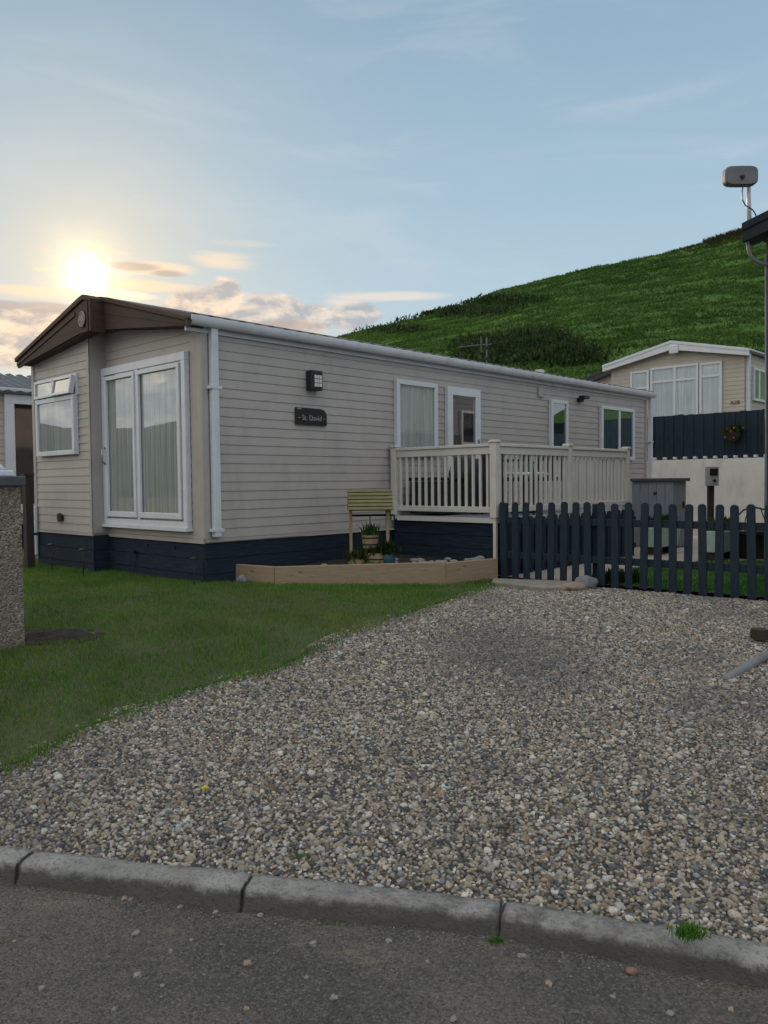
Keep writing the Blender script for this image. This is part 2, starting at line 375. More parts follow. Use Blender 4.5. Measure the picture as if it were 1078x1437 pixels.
def rock(name, r, mat, seed, sub=3, amp=.18, parent=None, at0=None, flat=True):
    bm = bmesh.new(); bmesh.ops.create_icosphere(bm, subdivisions=sub, radius=1)
    for v in bm.verts:
        k = 1+amp*noise.noise(v.co*1.3+Vector((seed*3.1, 0, 0)))+amp*.4*noise.noise(v.co*3+Vector((0, seed, 0)))
        v.co = Vector((v.co.x*r[0]*k, v.co.y*r[1]*k, v.co.z*r[2]*k))
    me = bpy.data.meshes.new(name); bm.to_mesh(me); bm.free(); me.materials.append(mat)
    me.polygons.foreach_set('use_smooth', [True]*len(me.polygons))
    o = bpy.data.objects.new(name, me); COL.objects.link(o)
    if at0 is not None: o.location = at0
    return o
def text_mb(txt, size, T, out, cx, cz, depth=.004):
    """lettering as a mesh on a plane given by T(a, out, z)"""
    cu = bpy.data.curves.new('lettering', 'FONT'); cu.body = txt; cu.size = size; cu.align_x = 'CENTER'; cu.align_y = 'CENTER'; cu.extrude = depth/2; cu.resolution_u = 3
    o = bpy.data.objects.new('lettering', cu); COL.objects.link(o)
    dg = bpy.context.evaluated_depsgraph_get(); me = bpy.data.meshes.new_from_object(o.evaluated_get(dg))
    mb = MB(); mb.add([T(cx+v.co.x, out+v.co.z, cz+v.co.y) for v in me.vertices], [tuple(p.vertices) for p in me.polygons])
    bpy.data.objects.remove(o); bpy.data.meshes.remove(me); return mb

# ------------------------------------------------------------------ caravan pieces
def sideT(v0, s=-1): return lambda a, out, z: (a, v0+s*out, z)         # faces -v (or +v)
def endT(u0, s=-1): return lambda a, out, z: (u0+s*out, a, z)          # faces -u
def tbox(mb, T, a0, a1, o0, o1, z0, z1, m=0):
    vs = [T(a, o, z) for z in (z0, z1) for o in (o0, o1) for a in (a0, a1)]
    return mb.add(vs, [(0, 2, 3, 1), (4, 5, 7, 6), (0, 1, 5, 4), (2, 6, 7, 3), (0, 4, 6, 2), (1, 3, 7, 5)], m)
def siding(T, a0, a1, z0, z1, clip=None, pitch=.095, lip=.0075):
    mb = MB(); k = max(1, round((z1-z0)/pitch)); h = (z1-z0)/k
    for i in range(k):
        za, zb = z0+i*h, z0+(i+1)*h
        L0, R0, L1, R1 = a0, a1, a0, a1
        if clip: L0, R0 = clip(za); L1, R1 = clip(zb)
        if R1-L1 < .02: continue
        zm = za+h*.18
        mb.add([T(L0, .0, za), T(R0, .0, za), T(R0, lip, za+.004), T(L0, lip, za+.004), T(L0+(L1-L0)*.18, lip*.95, zm), T(R0+(R1-R0)*.18, lip*.95, zm), T(R1, .001, zb), T(L1, .001, zb)],
               [(0, 1, 2, 3), (3, 2, 5, 4), (4, 5, 6, 7)])
    return mb
def window(parent, T, a0, a1, z0, z1, splits_a=(), splits_z=(), fw=.048, curtain='curtain', cz=None, name='window', dark='dark', gap=None, inner=None, base=.012, topfw=None):
    f = MB(); d0, d1 = base-.004, base+.058; tf = topfw or fw
    tbox(f, T, a0, a1, d0, d1, z1-tf, z1); tbox(f, T, a0, a1, d0, d1, z0, z0+fw)
    tbox(f, T, a0, a0+fw, d0, d1, z0+fw, z1-tf); tbox(f, T, a1-fw, a1, d0, d1, z0+fw, z1-tf)
    for a in splits_a: tbox(f, T, a-fw*.5, a+fw*.5, d0, d1-.004, z0+fw, z1-tf)
    aa = [a0+fw]+[x for a in splits_a for x in (a-fw*.5, a+fw*.5)]+[a1-fw]
    for z in splits_z:
        for i in range(0, len(aa), 2): tbox(f, T, aa[i], aa[i+1], d0, d1-.008, z-fw*.45, z+fw*.45)
    fo = build(name, f, M['white'], parent, bevel=.004)
    OFF[fo.name] = (0, 0, 0)
    def sub(nm, mb, mt, **k):
        o = build(nm, mb, mt, **k); o.parent = fo; o.location = (0, 0, 0); return o
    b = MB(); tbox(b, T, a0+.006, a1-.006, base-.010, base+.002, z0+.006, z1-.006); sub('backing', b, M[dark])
    g = MB(); g.add([T(a, base+.040, z) for a, z in ((a0+fw-.01, z0+fw-.01), (a1-fw+.01, z0+fw-.01), (a1-fw+.01, z1-tf+.01), (a0+fw-.01, z1-tf+.01))], [(0, 1, 2, 3)]); sub('pane', g, M['glass'])
    if curtain:
        segs = [(a0+fw*.5, a1-fw*.5)] if gap is None else [(a0+fw*.5, gap[0]), (gap[1], a1-fw*.5)]
        for s0, s1 in segs:
            n = max(6, int((s1-s0)/.009)); c = MB(); vs = []; zz0 = z0+fw*.5 if cz is None else cz[0]; zz1 = z1-fw*.5 if cz is None else cz[1]
            ph = random.random()*6
            for i in range(n+1):
                a = s0+(s1-s0)*i/n; o = base+.017+.0095*math.sin(a*62+ph+1.5*math.sin(a*17+ph))+.003*math.sin(a*150)
                vs += [T(a, o*1.0, zz0), T(a, base+.017+(o-base-.017)*.7, zz1)]
            c.add(vs, [(2*i, 2*i+2, 2*i+3, 2*i+1) for i in range(n)]); sub('curtain', c, M[curtain], smooth=True)
    return fo
def pantile_roof(u0, u1, vc, half, zr, ze, over=.12, th=.035, pitch=.19):
    """two slopes with a rolled tile profile running down them"""
    mb = MB(); n = int((u1-u0)/pitch*4)
    for sgn in (-1, 1):
        top = []; bot = []
        for i in range(n+1):
            u = u0+(u1-u0)*i/n; w = .014*(math.sin(2*math.pi*(u-u0)/pitch))
            h = half+over; zz = zr-(zr-ze)*h/half
            top.append(((u, vc, zr+w+th), (u, vc+sgn*h, zz+w+th))); bot.append(((u, vc, zr), (u, vc+sgn*h, zz)))
        for i in range(n):
            a, b = top[i], top[i+1]; c, d = bot[i], bot[i+1]
            mb.add([a[0], b[0], b[1], a[1]], [(0, 1, 2, 3)]); mb.add([c[0], d[0], d[1], c[1]], [(3, 2, 1, 0)])
            mb.add([a[1], b[1], d[1], c[1]], [(0, 1, 2, 3)])
        for e in (0, n): mb.add([top[e][0], top[e][1], bot[e][1], bot[e][0]], [(0, 1, 2, 3)])
    return mb
def skirt_planks(T, a0, a1, z0, z1, h=.15):
    mb = MB(); k = max(1, round((z1-z0)/h)); hh = (z1-z0)/k
    for i in range(k): tbox(mb, T, a0, a1, -.03, .0 + .003*((i*7) % 3), z0+i*hh, z0+(i+1)*hh-.007)
    tbox(mb, T, a0, a1, -.035, -.008, z0, z1); return mb
def gutter_mb(T, a0, a1, z0, z1, o0, o1):
    """open half-round gutter section"""
    mb = MB(); n = 10; prof = []
    for i in range(n+1):
        w = math.pi*i/n; prof.append(((o0+o1)/2-math.cos(w)*(o1-o0)/2, z1-.018-math.sin(w)*(z1-z0-.018)))
    prof = [(o0, z1)]+prof+[(o1, z1)]
    inn = [(o*.94+(o0+o1)/2*.06, z+.004) for o, z in reversed(prof)]
    pr = prof+inn; k = len(pr); vs = [T(a, o, z) for a in (a0, a1) for o, z in pr]
    fs = [(i, (i+1) % k, k+(i+1) % k, k+i) for i in range(k)]
    h = len(prof)
    for e in (0, k): fs += [(e+i, e+i+1, e+k-2-i, e+k-1-i) for i in range(h-1)]
    return mb.add(vs, fs)

def on_end(px, py, u0):
    d = ray(px, py); Q = C0+DL*u0; t = (Q-EYE).dot(DL)/d.dot(DL); p = EYE+d*t; return loc(p)[1], p.z
def on_side(px, py, v0):
    d = ray(px, py); Q = C0+DE*v0; t = (Q-EYE).dot(DE)/d.dot(DE); p = EYE+d*t; return loc(p)[0], p.z

# ================================================================== the main caravan
L, Wd, RC = 9.87, 3.48, 1.74
ZS, ZE, ZR = .945, 3.12, 3.58
def roofz(v): return ZE+(ZR-ZE)*(1-abs(v-RC)/RC)
cv = thing('static_caravan', 'long cream static caravan with brown gable, patio doors and navy skirting, behind the lawn', 'caravan', (0, 0, .47), local=True)
TS, TE, TL = sideT(0), endT(0), endT(-.2)
build('side_wall', siding(TS, 0, L, ZS, 3.04), M['siding'], cv)
build('end_wall', siding(TE, .19, 1.96, ZS, 3.5, lambda z: (max(.19, RC*(z-ZE)/(ZR-ZE)), 1.96)), M['siding'], cv)
build('end_wall', siding(TL, 1.96, 3.47, ZS, 3.5, lambda z: (1.96, min(3.47, Wd-RC*(z-ZE)/(ZR-ZE)))), M['siding'], cv)
core = MB().box(.004, L, .004, Wd, .92, 3.05).prism([(.006, .01, 3.05), (.006, Wd, 3.05), (.006, RC, 3.5)], (L-.01, 0, 0))
core.box(-.196, .0, 1.965, Wd-.01, .92, 3.05).prism([(-.194, 1.97, 3.05), (-.194, Wd-.02, 3.05), (-.194, 1.97, 3.46)], (.19, 0, 0))
build('wall_core', core, M['trim'], cv)
build('corner_panel', MB().box(-.212, -.0, 1.948, 1.966, ZS, 3.42).box(-.214, -.200, 1.948, 2.00, ZS, 3.42), M['trim'], cv)
ct = MB().box(-.016, 0, .085, .19, ZS, 3.06).box(-.020, -.0, -.0, .080, ZS, 3.06).box(-.020, .06, -.018, -.0, ZS, 3.06)
build('corner_trim', ct, M['trim'], cv, bevel=.004)
build('corner_trim', MB().box(-.216, -.2, 3.42, 3.49, ZS, 3.06), M['trim'], cv)
build('base_trim', MB().box(-.018, 0, .0, 1.95, ZS-.045, ZS), M['trim'], cv)
build('base_trim', MB().box(0, L, -.018, 0, ZS-.03, ZS), M['trim'], cv)
build('base_trim', MB().box(-.218, -.2, 1.95, 3.48, ZS-.03, ZS), M['trim'], cv)
# skirting
sk = skirt_planks(TS, .0, L, .28, ZS-.045); build('skirting', sk, M['navy'], cv)
build('skirting', skirt_planks(TE, .03, 1.95, .28, ZS-.05), M['navy'], cv)
build('skirting', skirt_planks(TL, 1.95, 3.46, .28, ZS-.035), M['navy'], cv)
build('skirting', MB().box(-.185, .0, 1.945, 1.955, .28, ZS-.03), M['navy'], cv)
# roof
rf = build('roof', pantile_roof(-.2, L+.12, RC, RC, ZR-.005, ZE+.022), M['roof'], cv)
vg = MB().prism([(-.375, 1.56, 3.545), (-.375, 1.64, 3.59), (-.375, 1.74, 3.612), (-.375, 1.84, 3.592), (-.375, 3.61, 3.118), (-.375, 3.60, 3.07), (-.375, 1.74, 3.555), (-.375, 1.56, 3.51)], (.19, 0, 0))
build('roof_edge', vg, M['brown'], cv, bevel=.006)
vr = MB().prism([(-.235, -.13, 3.105), (-.235, 1.45, 3.555), (-.235, 1.66, 3.598), (-.235, 1.66, 3.555), (-.235, -.13, 3.065)], (.05, 0, 0))
build('roof_edge', vr, M['brown'], cv, bevel=.005)
fr = MB().prism([(-.215, -.115, 3.065), (-.215, 1.66, 3.55), (-.215, 1.66, 3.235), (-.215, -.115, 3.03)], (.025, 0, 0))
fr.prism([(-.222, -.115, 3.045), (-.222, 1.60, 3.43), (-.222, 1.60, 3.405), (-.222, -.115, 3.036)], (.01, 0, 0)).box(-.235, -.2, -.13, -.085, 3.02, 3.10)
build('fascia', fr, M['brown'], cv)
fl = MB().prism([(-.355, 1.58, 3.53), (-.355, 1.74, 3.56), (-.355, 3.58, 3.075), (-.355, 3.56, 2.995), (-.355, 3.1, 3.055), (-.355, 1.85, 3.20), (-.355, 1.58, 3.20)], (.03, 0, 0))
fl.prism([(-.366, 1.95, 3.45), (-.366, 3.56, 3.05), (-.366, 3.56, 3.02), (-.366, 1.95, 3.405)], (.014, 0, 0))
fl.box(-.37, -.2, 1.565, 1.60, 3.19, 3.55).box(-.375, -.35, 1.62, 1.645, 3.20, 3.55)
fs = build('fascia', fl, M['brown'], cv)
em = MB(); n = 28
em.prism([(-.372, 1.765+.082*math.cos(2*math.pi*i/n), 3.345+.088*math.sin(2*math.pi*i/n)) for i in range(n)], (.012, 0, 0))
e1 = build('emblem', em, M['emblem'], fs)
ring = MB().tube([(-.373, 1.765+.074*math.cos(2*math.pi*i/n), 3.345+.079*math.sin(2*math.pi*i/n)) for i in range(n+1)], .0035, 6)
build('lettering', ring, M['letter'], e1)
lm = text_mb('ABI', .085, lambda a, o, z: (-.372-o, -a, z), .001, -1.765, 3.345); build('lettering', lm, M['letter'], e1)
so = MB().prism([(-.2, -.05, 3.035), (-.2, 1.62, 3.245), (-.2, 1.62, 3.27), (-.2, -.05, 3.055)], (.195, 0, 0))
so.prism([(-.34, 1.6, 3.21), (-.34, 3.5, 3.02), (-.34, 3.5, 3.04), (-.34, 1.6, 3.235)], (.14, 0, 0)); build('soffit', so, M['brown'], cv)
build('gutter_board', MB().box(-.19, L+.05, -.028, -.0, 3.0, 3.10), M['gutter'], cv)
gt = build('gutter', gutter_mb(TS, -.2, L+.16, 3.045, 3.135, .035, .135), M['gutter'], cv, smooth=False)
dp = MB(); tbox(dp, TS, .065, .145, .018, .085, .965, 3.06); dpo = build('downpipe', dp, M['gutter'], cv, bevel=.008)
for z in (1.02, 2.45): cb = MB(); tbox(cb, TS, .035, .175, .012, .090, z, z+.03); build('clip', cb, M['gutter'], dpo)
dp = MB(); tbox(dp, TS, L+.04, L+.12, .01, .085, .45, 3.06); dpo = build('downpipe', dp, M['gutter'], cv, bevel=.008)
cb = MB(); tbox(cb, TS, L+.0, L+.14, .005, .09, 2.2, 2.23); build('clip', cb, M['gutter'], dpo)
build('corner_trim', MB().box(L-.06, L+.012, -.02, .0, ZS, 3.04), M['trim'], cv)
# windows and doors
window(cv, TS, 2.80, 3.60, 1.83, 2.785, fw=.06)
dr = window(cv, TS, 3.81, 4.54, 1.16, 2.775, fw=.11, curtain=None, name='door', splits_z=(1.75,))
hb = MB(); tbox(hb, TS, 4.46, 4.48, .07, .10, 1.95, 2.08); build('handle', hb, M['steel'], dr)
window(cv, TS, 6.41, 6.92, 1.78, 2.78, fw=.055, curtain='tealcurt', cz=(1.8, 2.25))
window(cv, TS, 8.04, 9.27, 1.86, 2.785, splits_a=(8.70,), fw=.055, curtain='tealcurt')
ew = window(cv, TL, 2.24, 3.28, 1.865, 2.565, fw=.055)
for a0, a1, tilt in ((2.76, 3.27, .008), (2.25, 2.74, .04)):
    # top lights pushed slightly open at the bottom
    Tt = (lambda tl: (lambda a, o, z: (-.2-.02-o-tl*(2.79-z)/.22, a, z)))(tilt)
    window(cv, Tt, a0, a1, 2.575, 2.79, fw=.032, curtain=None, name='top_light', base=.0)
ol = MB(); tbox(ol, TL, 2.225, 3.295, .0, .03, 2.56, 2.81); build('window_surround', ol, M['white'], cv)
pd = window(cv, TE, .21, 1.945, 1.05, 2.84, fw=.068, splits_a=(1.165,), curtain='curtain', name='patio_door', topfw=.085)
OFF[pd.name] = (0, 0, 0)
fr2 = MB()
for a0, a1 in ((.30, 1.14), (1.19, 1.86)):
    for q in ((a0, a1, 2.69, 2.735), (a0, a1, 1.14, 1.20), (a0, a0+.045, 1.20, 2.69), (a1-.045, a1, 1.20, 2.69)): tbox(fr2, TE, q[0], q[1], .055, .085, q[2], q[3])
o = build('sash', fr2, M['white'], pd, bevel=.004); o.location = (0, 0, 0)
hb = MB().tube([(-.09, 1.845, 1.74), (-.125, 1.845, 1.77), (-.125, 1.845, 1.90), (-.09, 1.845, 1.93)], .011, 8); o = build('handle', hb, M['steel'], pd, smooth=True); o.location = (0, 0, 0)
sl = MB(); tbox(sl, TE, .19, 1.95, .012, .10, 1.02, 1.05); o = build('sill', sl, M['white'], pd); o.location = (0, 0, 0)
# wall lamp, plate, vents
wl = MB(); tbox(wl, TS, 1.355, 1.525, .012, .105, 2.535, 2.755); wlo = build('wall_lamp', wl, M['black'], cv, bevel=.008)
lg = MB()
for i in range(3):
    for j in range(3): tbox(lg, TS, 1.40+i*.038, 1.431+i*.038, .10, .109, 2.575+j*.045, 2.613+j*.045)
build('lamp_glass', lg, M['lampglass'], wlo)
sp = MB().prism([TS(a, .012, z) for a, z in ((1.185, 2.15), (1.645, 2.15), (1.645, 2.265), (1.63, 2.30), (1.60, 2.325), (1.55, 2.338), (1.185, 2.338))], (0, -.022, 0))
spo = build('name_plate', sp, M['sign'], cv, bevel=.003)
b = text_mb('St. David', .082, lambda a, o, z: TS(a, o, z), .037, 1.415, 2.225)
for q in ((1.215, 1.245), (1.585, 1.615)): build('dash', tbox(MB(), TS, q[0], q[1], .034, .038, 2.222, 2.228), M['letter'], spo)
build('corner_mark', tbox(MB(), TS, 1.20, 1.26, .032, .037, 2.318, 2.33), M['letter'], spo); build('lettering', b, M['letter'], spo)
b = tbox(MB(), TS, 6.10, 6.24, .0, .035, 2.80, 2.94); build('wall_vent', b, M['trim'], cv, bevel=.006)
b = tbox(MB(), TS, 7.30, 7.42, .0, .07, 2.80, 2.86); tbox(b, TS, 7.27, 7.45, .05, .16, 2.845, 2.895); build('security_light', b, M['black'], cv, bevel=.008)
vn = MB().tube([TL(2.735, .0, 1.112), TL(2.735, .045, 1.112)], .042, 16).tube([TL(2.735, .03, 1.112), TL(2.735, .048, 1.112)], .055, 16); build('drain_vent', vn, M['black'], cv)
b = MB().box(-.26, -.22, 3.40, 3.47, .62, 1.24); build('waste_pipe', b, M['white'], cv, bevel=.01)
# airbricks in the skirting
for a in (.55, 1.1):
    b = tbox(MB(), TE, a, a+.03, -.0, .012, .82, .85); build('skirting_vent', b, M['black'], cv)
u, z = on_side(757, 522, 1.74)
b = MB().box(u-.06, u+.06, 1.66, 1.80, 3.5, 3.66); build('roof_vent', b, M['gutter'], cv, bevel=.01)
# television aerial behind the roof
u, _ = on_side(683, 505, 2.4)
ae = thing('tv_aerial', 'thin television aerial on a spotted mast rising behind the long roof', 'aerial', (u, 2.4, 3.35), local=True)
d0 = 0
def aer(px, py): a, z = on_side(px, py, 2.4); return (a, 2.4, z)
ms = MB(); p0, p1 = Vector((u, 2.4, 3.35)), Vector(aer(683, 474)); ms.tube([p0, p1], .014, 8); build('mast', ms, M['drain'], ae)
for k in range(3):
    q = p0.lerp(p1, .35+.22*k); build('mast_clamp', MB().box(q.x-.035, q.x+.035, 2.36, 2.44, q.z-.02, q.z+.02), M['dwood'], ae)
bm_ = MB().tube([aer(648, 486.5), aer(690, 483)], .008, 6)
for k in range(6):
    q = Vector(aer(652+k*4.2, 486.2-k*.36)); bm_.tube([q+Vector((0, -.16, 0)), q+Vector((0, .16, 0))], .006, 5)
for k in range(2):
    q = Vector(aer(675, 484)); bm_.tube([q+Vector((.02*k, 0, -.14)), q+Vector((.02*k, 0, .16))], .007, 5)
build('boom', bm_, M['drain'], ae)

# ================================================================== simple caravans behind
def shell(name, label, u0, u1, v0, v1, zb, zs, ze, rise, wall, fasc, roofm, base='navy', gut='gutter', over=.18):
    t = thing(name, label, 'caravan', (u0, (v0+v1)/2, zb), local=True); vc, hf = (v0+v1)/2, (v1-v0)/2
    rz_ = lambda z: max(0, (z-ze)/rise)*hf
    build('end_wall', siding(endT(u0), v0, v1, zs, ze+rise-.05, lambda z: (v0+rz_(z), v1-rz_(z)), .11), M[wall], t)
    build('side_wall', siding(sideT(v0), u0, u1, zs, ze, None, .11), M[wall], t)
    build('side_wall', siding(sideT(v1, 1), u0, u1, zs, ze, None, .11), M[wall], t)
    c = MB().box(u0+.004, u1, v0+.004, v1-.004, zs-.05, ze).prism([(u0+.006, v0+.01, ze), (u0+.006, v1-.01, ze), (u0+.006, vc, ze+rise-.04)], (u1-u0-.01, 0, 0)); build('wall_core', c, M['trim'], t)
    build('skirting', MB().box(u0+.05, u1-.05, v0+.05, v1-.05, zb-.2, zs-.04), M[base], t)
    build('roof', pantile_roof(u0-over, u1+.1, vc, hf, ze+rise, ze+.02, .14), M[roofm], t)
    f = MB()
    for s in (-1, 1):
        e = vc+s*(hf+.16); zz = ze+.02-rise*.16/hf
        f.prism([(u0-over-.03, vc, ze+rise+.05), (u0-over-.03, e, zz+.05), (u0-over-.03, e, zz-.11), (u0-over-.03, vc, ze+rise-.17)], (.05, 0, 0))
        f.prism([(u0-over-.045, vc, ze+rise+.07), (u0-over-.045, e, zz+.07), (u0-over-.045, e, zz+.0), (u0-over-.045, vc, ze+rise+.0)], (.02, 0, 0))
        f.prism([(u0-over, vc, ze+rise-.15), (u0-over, e, zz-.09), (u0-over, e, zz-.07), (u0-over, vc, ze+rise-.13)], (over, 0, 0))
    build('fascia', f, M[fasc], t)
    for s, vv in ((-1, v0), (1, v1)): build('gutter', gutter_mb(sideT(vv, s), u0-over, u1, ze-.02, ze+.06, .05, .14), M[gut], t)
    return t
# neighbour at the far left
nb = shell('neighbour_caravan', 'neighbouring caravan with tiled roof and brown window, at the left edge', on_side(-14, 600, 6.56)[0], 6.5, 6.56, 10.0, .5, .92, 3.02, .50, 'siding_far', 'white', 'slate')
a0, zt = on_side(4, 553, 6.56)
window(nb, sideT(6.56), a0, a0+1.75, 1.05, zt, fw=.15, curtain=None, dark='brownint')
b = tbox(MB(), sideT(6.56), a0+.62, a0+1.4, .014, .03, 1.1, 1.95); build('cupboard', b, M['dwood'], nb)
# raised terrace behind, with its wall and board fence
UW = 12.85; ZT = 1.93
tw = thing('retaining_wall', 'white rendered retaining wall under the navy board fence', 'wall', (UW, -4, .3), local=True)
build('wall_face', MB().box(UW, UW+.22, -14, 9, .2, ZT), M['render'], tw, bevel=.01)
bf = thing('board_fence', 'tall navy close boarded fence on top of the white retaining wall', 'fence', (UW+.1, -4, ZT), local=True)
k = 0; bb = MB(); v = -14.0
while v < 4:
    jz = random.uniform(-.012, .012); ox = .018 if k % 2 else 0
    bb.box(UW+.06+ox, UW+.085+ox, v, v+.118, ZT+.03, ZT+1.0+jz); v += .112; k += 1
build('boards', bb, M['navyf'], bf)
build('rail', MB().box(UW+.105, UW+.15, -14, 4, ZT+.15, ZT+.24), M['navyf'], bf); build('rail', MB().box(UW+.105, UW+.15, -14, 4, ZT+.75, ZT+.84), M['navyf'], bf)
clip = build('bracket', MB().box(-.05, .05, -.035, .035, -.028, .028), M['white'], bf, at0=(UW+.04, 0, ZT+.05), bevel=.01); cl = Vector(OFF[bf.name])
px = 912
for k in range(12):
    v, _ = on_end(918+k*14.2, 642, UW)
    o = clip if k == 0 else clone(clip, bf)
    o.location = Vector((UW+.04, v, ZT+.035))-cl
v, z = on_end(1032, 607, UW+.05)
wp = thing('wall_planter', 'small hanging planter of orange flowers on the navy board fence', 'planter', (UW+.05, v, z-.25), local=True)
build('basket', MB().lathe([(.03, -.2), (.11, -.16), (.16, -.05), (.17, 0)], (UW-.10, v, z), 14), M['dwood'], wp)
pts = np.array([[UW-.1, v, z+.0]])+RNG.normal(size=(240, 3))*np.array([.07, .11, .05]); blades_mesh('foliage', pts, RNG.uniform(.06, .16, 240), RNG.uniform(.02, .05, 240), M['darkleaf'], 1.2, wp)
fl_ = MB()
for k in range(34):
    c = Vector((UW-.2+random.uniform(-.03, .08), v+random.gauss(0, .09), z+random.uniform(-.13, .09))); r = random.uniform(.014, .028)
    fl_.add([c+Vector((0, r*math.cos(i*1.047), r*math.sin(i*1.047))) for i in range(6)]+[c-Vector((.012, 0, 0))], [(i, (i+1) % 6, 6) for i in range(6)])
build('blossom', fl_, M['orange'], wp)
# caravan up on the terrace
UR = 16.2; pc = at(1045, 560, 20.0); vC = loc(pc)[1]; UR = loc(pc)[0]
_, zee = on_end(1043, 494, UR)
rc = shell('terrace_caravan', 'cream caravan with white roof edge and tall curtained windows, up behind the navy board fence', UR, UR+9.5, vC, vC+3.62, 1.95, 2.55, zee, .42, 'siding_far', 'white', 'roof')
def endwin(px0, px1, py0, py1, **k):
    v0_, zt_ = on_end(px0, py0, UR); v1_, zb_ = on_end(px1, py1, UR); window(rc, endT(UR), min(v0_, v1_), max(v0_, v1_), zb_, zt_, curtain='brightcurt', **k)
zc = on_end(900, 545, UR)[1]; zc2 = on_end(948, 534, UR)[1]
endwin(886, 912, 522, 590, fw=.06, splits_z=(zc,))
vm = on_end(948, 540, UR)[1-1]
endwin(914, 981, 517, 592, fw=.06, splits_a=(vm,), splits_z=(zc2,))
endwin(983, 1014, 510, 592, fw=.06, splits_z=(on_end(998, 528, UR)[1],))
a0, zt = on_side(1055, 516, vC); a1, zb_ = on_side(1075, 566, vC)
window(rc, sideT(vC), a0, a0+1.1, zb_, zt, fw=.06, splits_a=(a0+.42,))
b = MB(); tbox(b, sideT(vC), .06+UR, .16+UR, .01, .09, 2.5, zee); build('downpipe', b, M['gutter'], rc)
vv, zz = on_end(1032, 565, UR)
build('lettering', text_mb('A28', .14, lambda a, o, z: (UR-o, -a, z), .016, -vv, zz), M['black'], rc)
b = MB(); v_, z_ = on_end(945, 490, UR-.2); b.box(UR-.25, UR-.19, v_-.14, v_+.10, z_-.12, z_+.10); build('emblem', b, M['white'], rc, bevel=.02)
# one more, dark roofed, half hidden
pc = at(811, 545, 26); uu, vv = loc(pc)
fc = shell('dark_roofed_caravan', 'pale caravan with dark roof, half hidden left of the one on the terrace', uu, uu+8, vv-3.5, vv, 1.95, 2.5, on_end(815, 541, uu)[1], .55, 'siding_far', 'black', 'black')
window(fc, endT(uu), vv-1.6, vv-.5, 3.0, on_end(850, 533, uu)[1]-.35, fw=.06)
# lodge at the right edge
pc = at(1078, 500, 8.0); ul, vl = loc(pc)
lz = 1.5+(671-347)*8.05/1115
lo = shell('lodge', 'dark roofed lodge mostly outside the right edge, its eave corner and downpipe in view', ul, ul+9, vl-4.2, vl, .44, .8, lz+.12, .62, 'shed', 'darkslate', 'darkslate', 'navy', 'darkslate', .25)
for u_ in (1.0, 5.3, 7.4): window(lo, sideT(vl, 1), ul+u_, ul+u_+.8, 2.3, 3.05, fw=.06, curtain=None)
build('dark_panel', MB().box(ul+.3, ul+8.9, vl+.005, vl+.03, .8, 2.5), M['slate'], lo)  # added out of view to put a dark band in the window reflections
def lp(px, py, Y=7.93): return at(px, py, Y)
def toloc(p): u, v = loc(p); return (u, v, p.z)
pb = [toloc(lp(*q)) for q in ((1049.5, 338), (1050.5, 350), (1054, 360), (1062, 367), (1070, 370), (1078, 371))]
build('gutter_outlet', MB().tube(pb, .019, 10), M['drain'], lo, smooth=True)
pb = [toloc(lp(1074.6, 358)), toloc(lp(1074.9, 700)), toloc(lp(1075.2, 760))]
build('downpipe', MB().tube(pb, .008, 8), M['drain'], lo, smooth=True)
c_ = toloc(lp(1077.5, 500, 7.96)); build('corner_post', MB().box(c_[0]-.02, c_[0]+.06, c_[1]-.06, c_[1]+.015, .5, lz+.1), M['slate'], lo)
# panel aerial on the lodge roof
a0 = lp(1051.5, 312, 8.1)
an = thing('panel_aerial', 'grey box aerial on a pale pole above the lodge roof corner', 'aerial', tuple(a0))
pole_top = lp(1050, 236, 8.1)
build('pole', MB().tube([lp(1052, 325, 8.1), pole_top], .021, 10), M['gutter'], an, smooth=True)
bx = MB(); c0 = lp(1038, 248.5, 8.02)
prof = []
for i in range(24):
    w = 2*math.pi*i/24; ce, se = math.cos(w), math.sin(w)
    prof.append((math.copysign(abs(ce)**.45, ce)*.165, math.copysign(abs(se)**.45, se)*.094))
for (y0, k0), (y1, k1) in (((-.06, .93), (-.045, 1)), ((-.045, 1), (.02, 1)), ((.02, 1), (.035, .95))):
    bx.add([(c0.x+x*k0, c0.y+y0, c0.z+z*k0) for x, z in prof]+[(c0.x+x*k1, c0.y+y1, c0.z+z*k1) for x, z in prof], [(i, (i+1) % 24, 24+(i+1) % 24, 24+i) for i in range(24)])
bx.add([(c0.x+x*.93, c0.y-.06, c0.z+z*.93) for x, z in prof], [tuple(range(24))]); bx.add([(c0.x+x*.95, c0.y+.035, c0.z+z*.95) for x, z in prof], [tuple(range(24))])
M['aerial'] = pm('grey_aerial_housing', (.13, .14, .145), (.10, .11, .115), 9, .6, .2, 40, dirt=.3)
build('housing', bx, M['aerial'], an, smooth=False, bevel=.008)
build('bracket', MB().tube([lp(1041, 249, 7.95), lp(1050, 244, 8.06)], .022, 8).tube([lp(1049, 236, 8.07), lp(1053, 237, 8.07)], .02, 8), M['dwood'], an)
build('cable', MB().tube([lp(*q, 8.03) for q in ((1043, 258), (1041.5, 270), (1042, 280), (1046, 288), (1051, 291), (1056, 294), (1060, 300), (1063, 308))], .006, 6), M['black'], an)

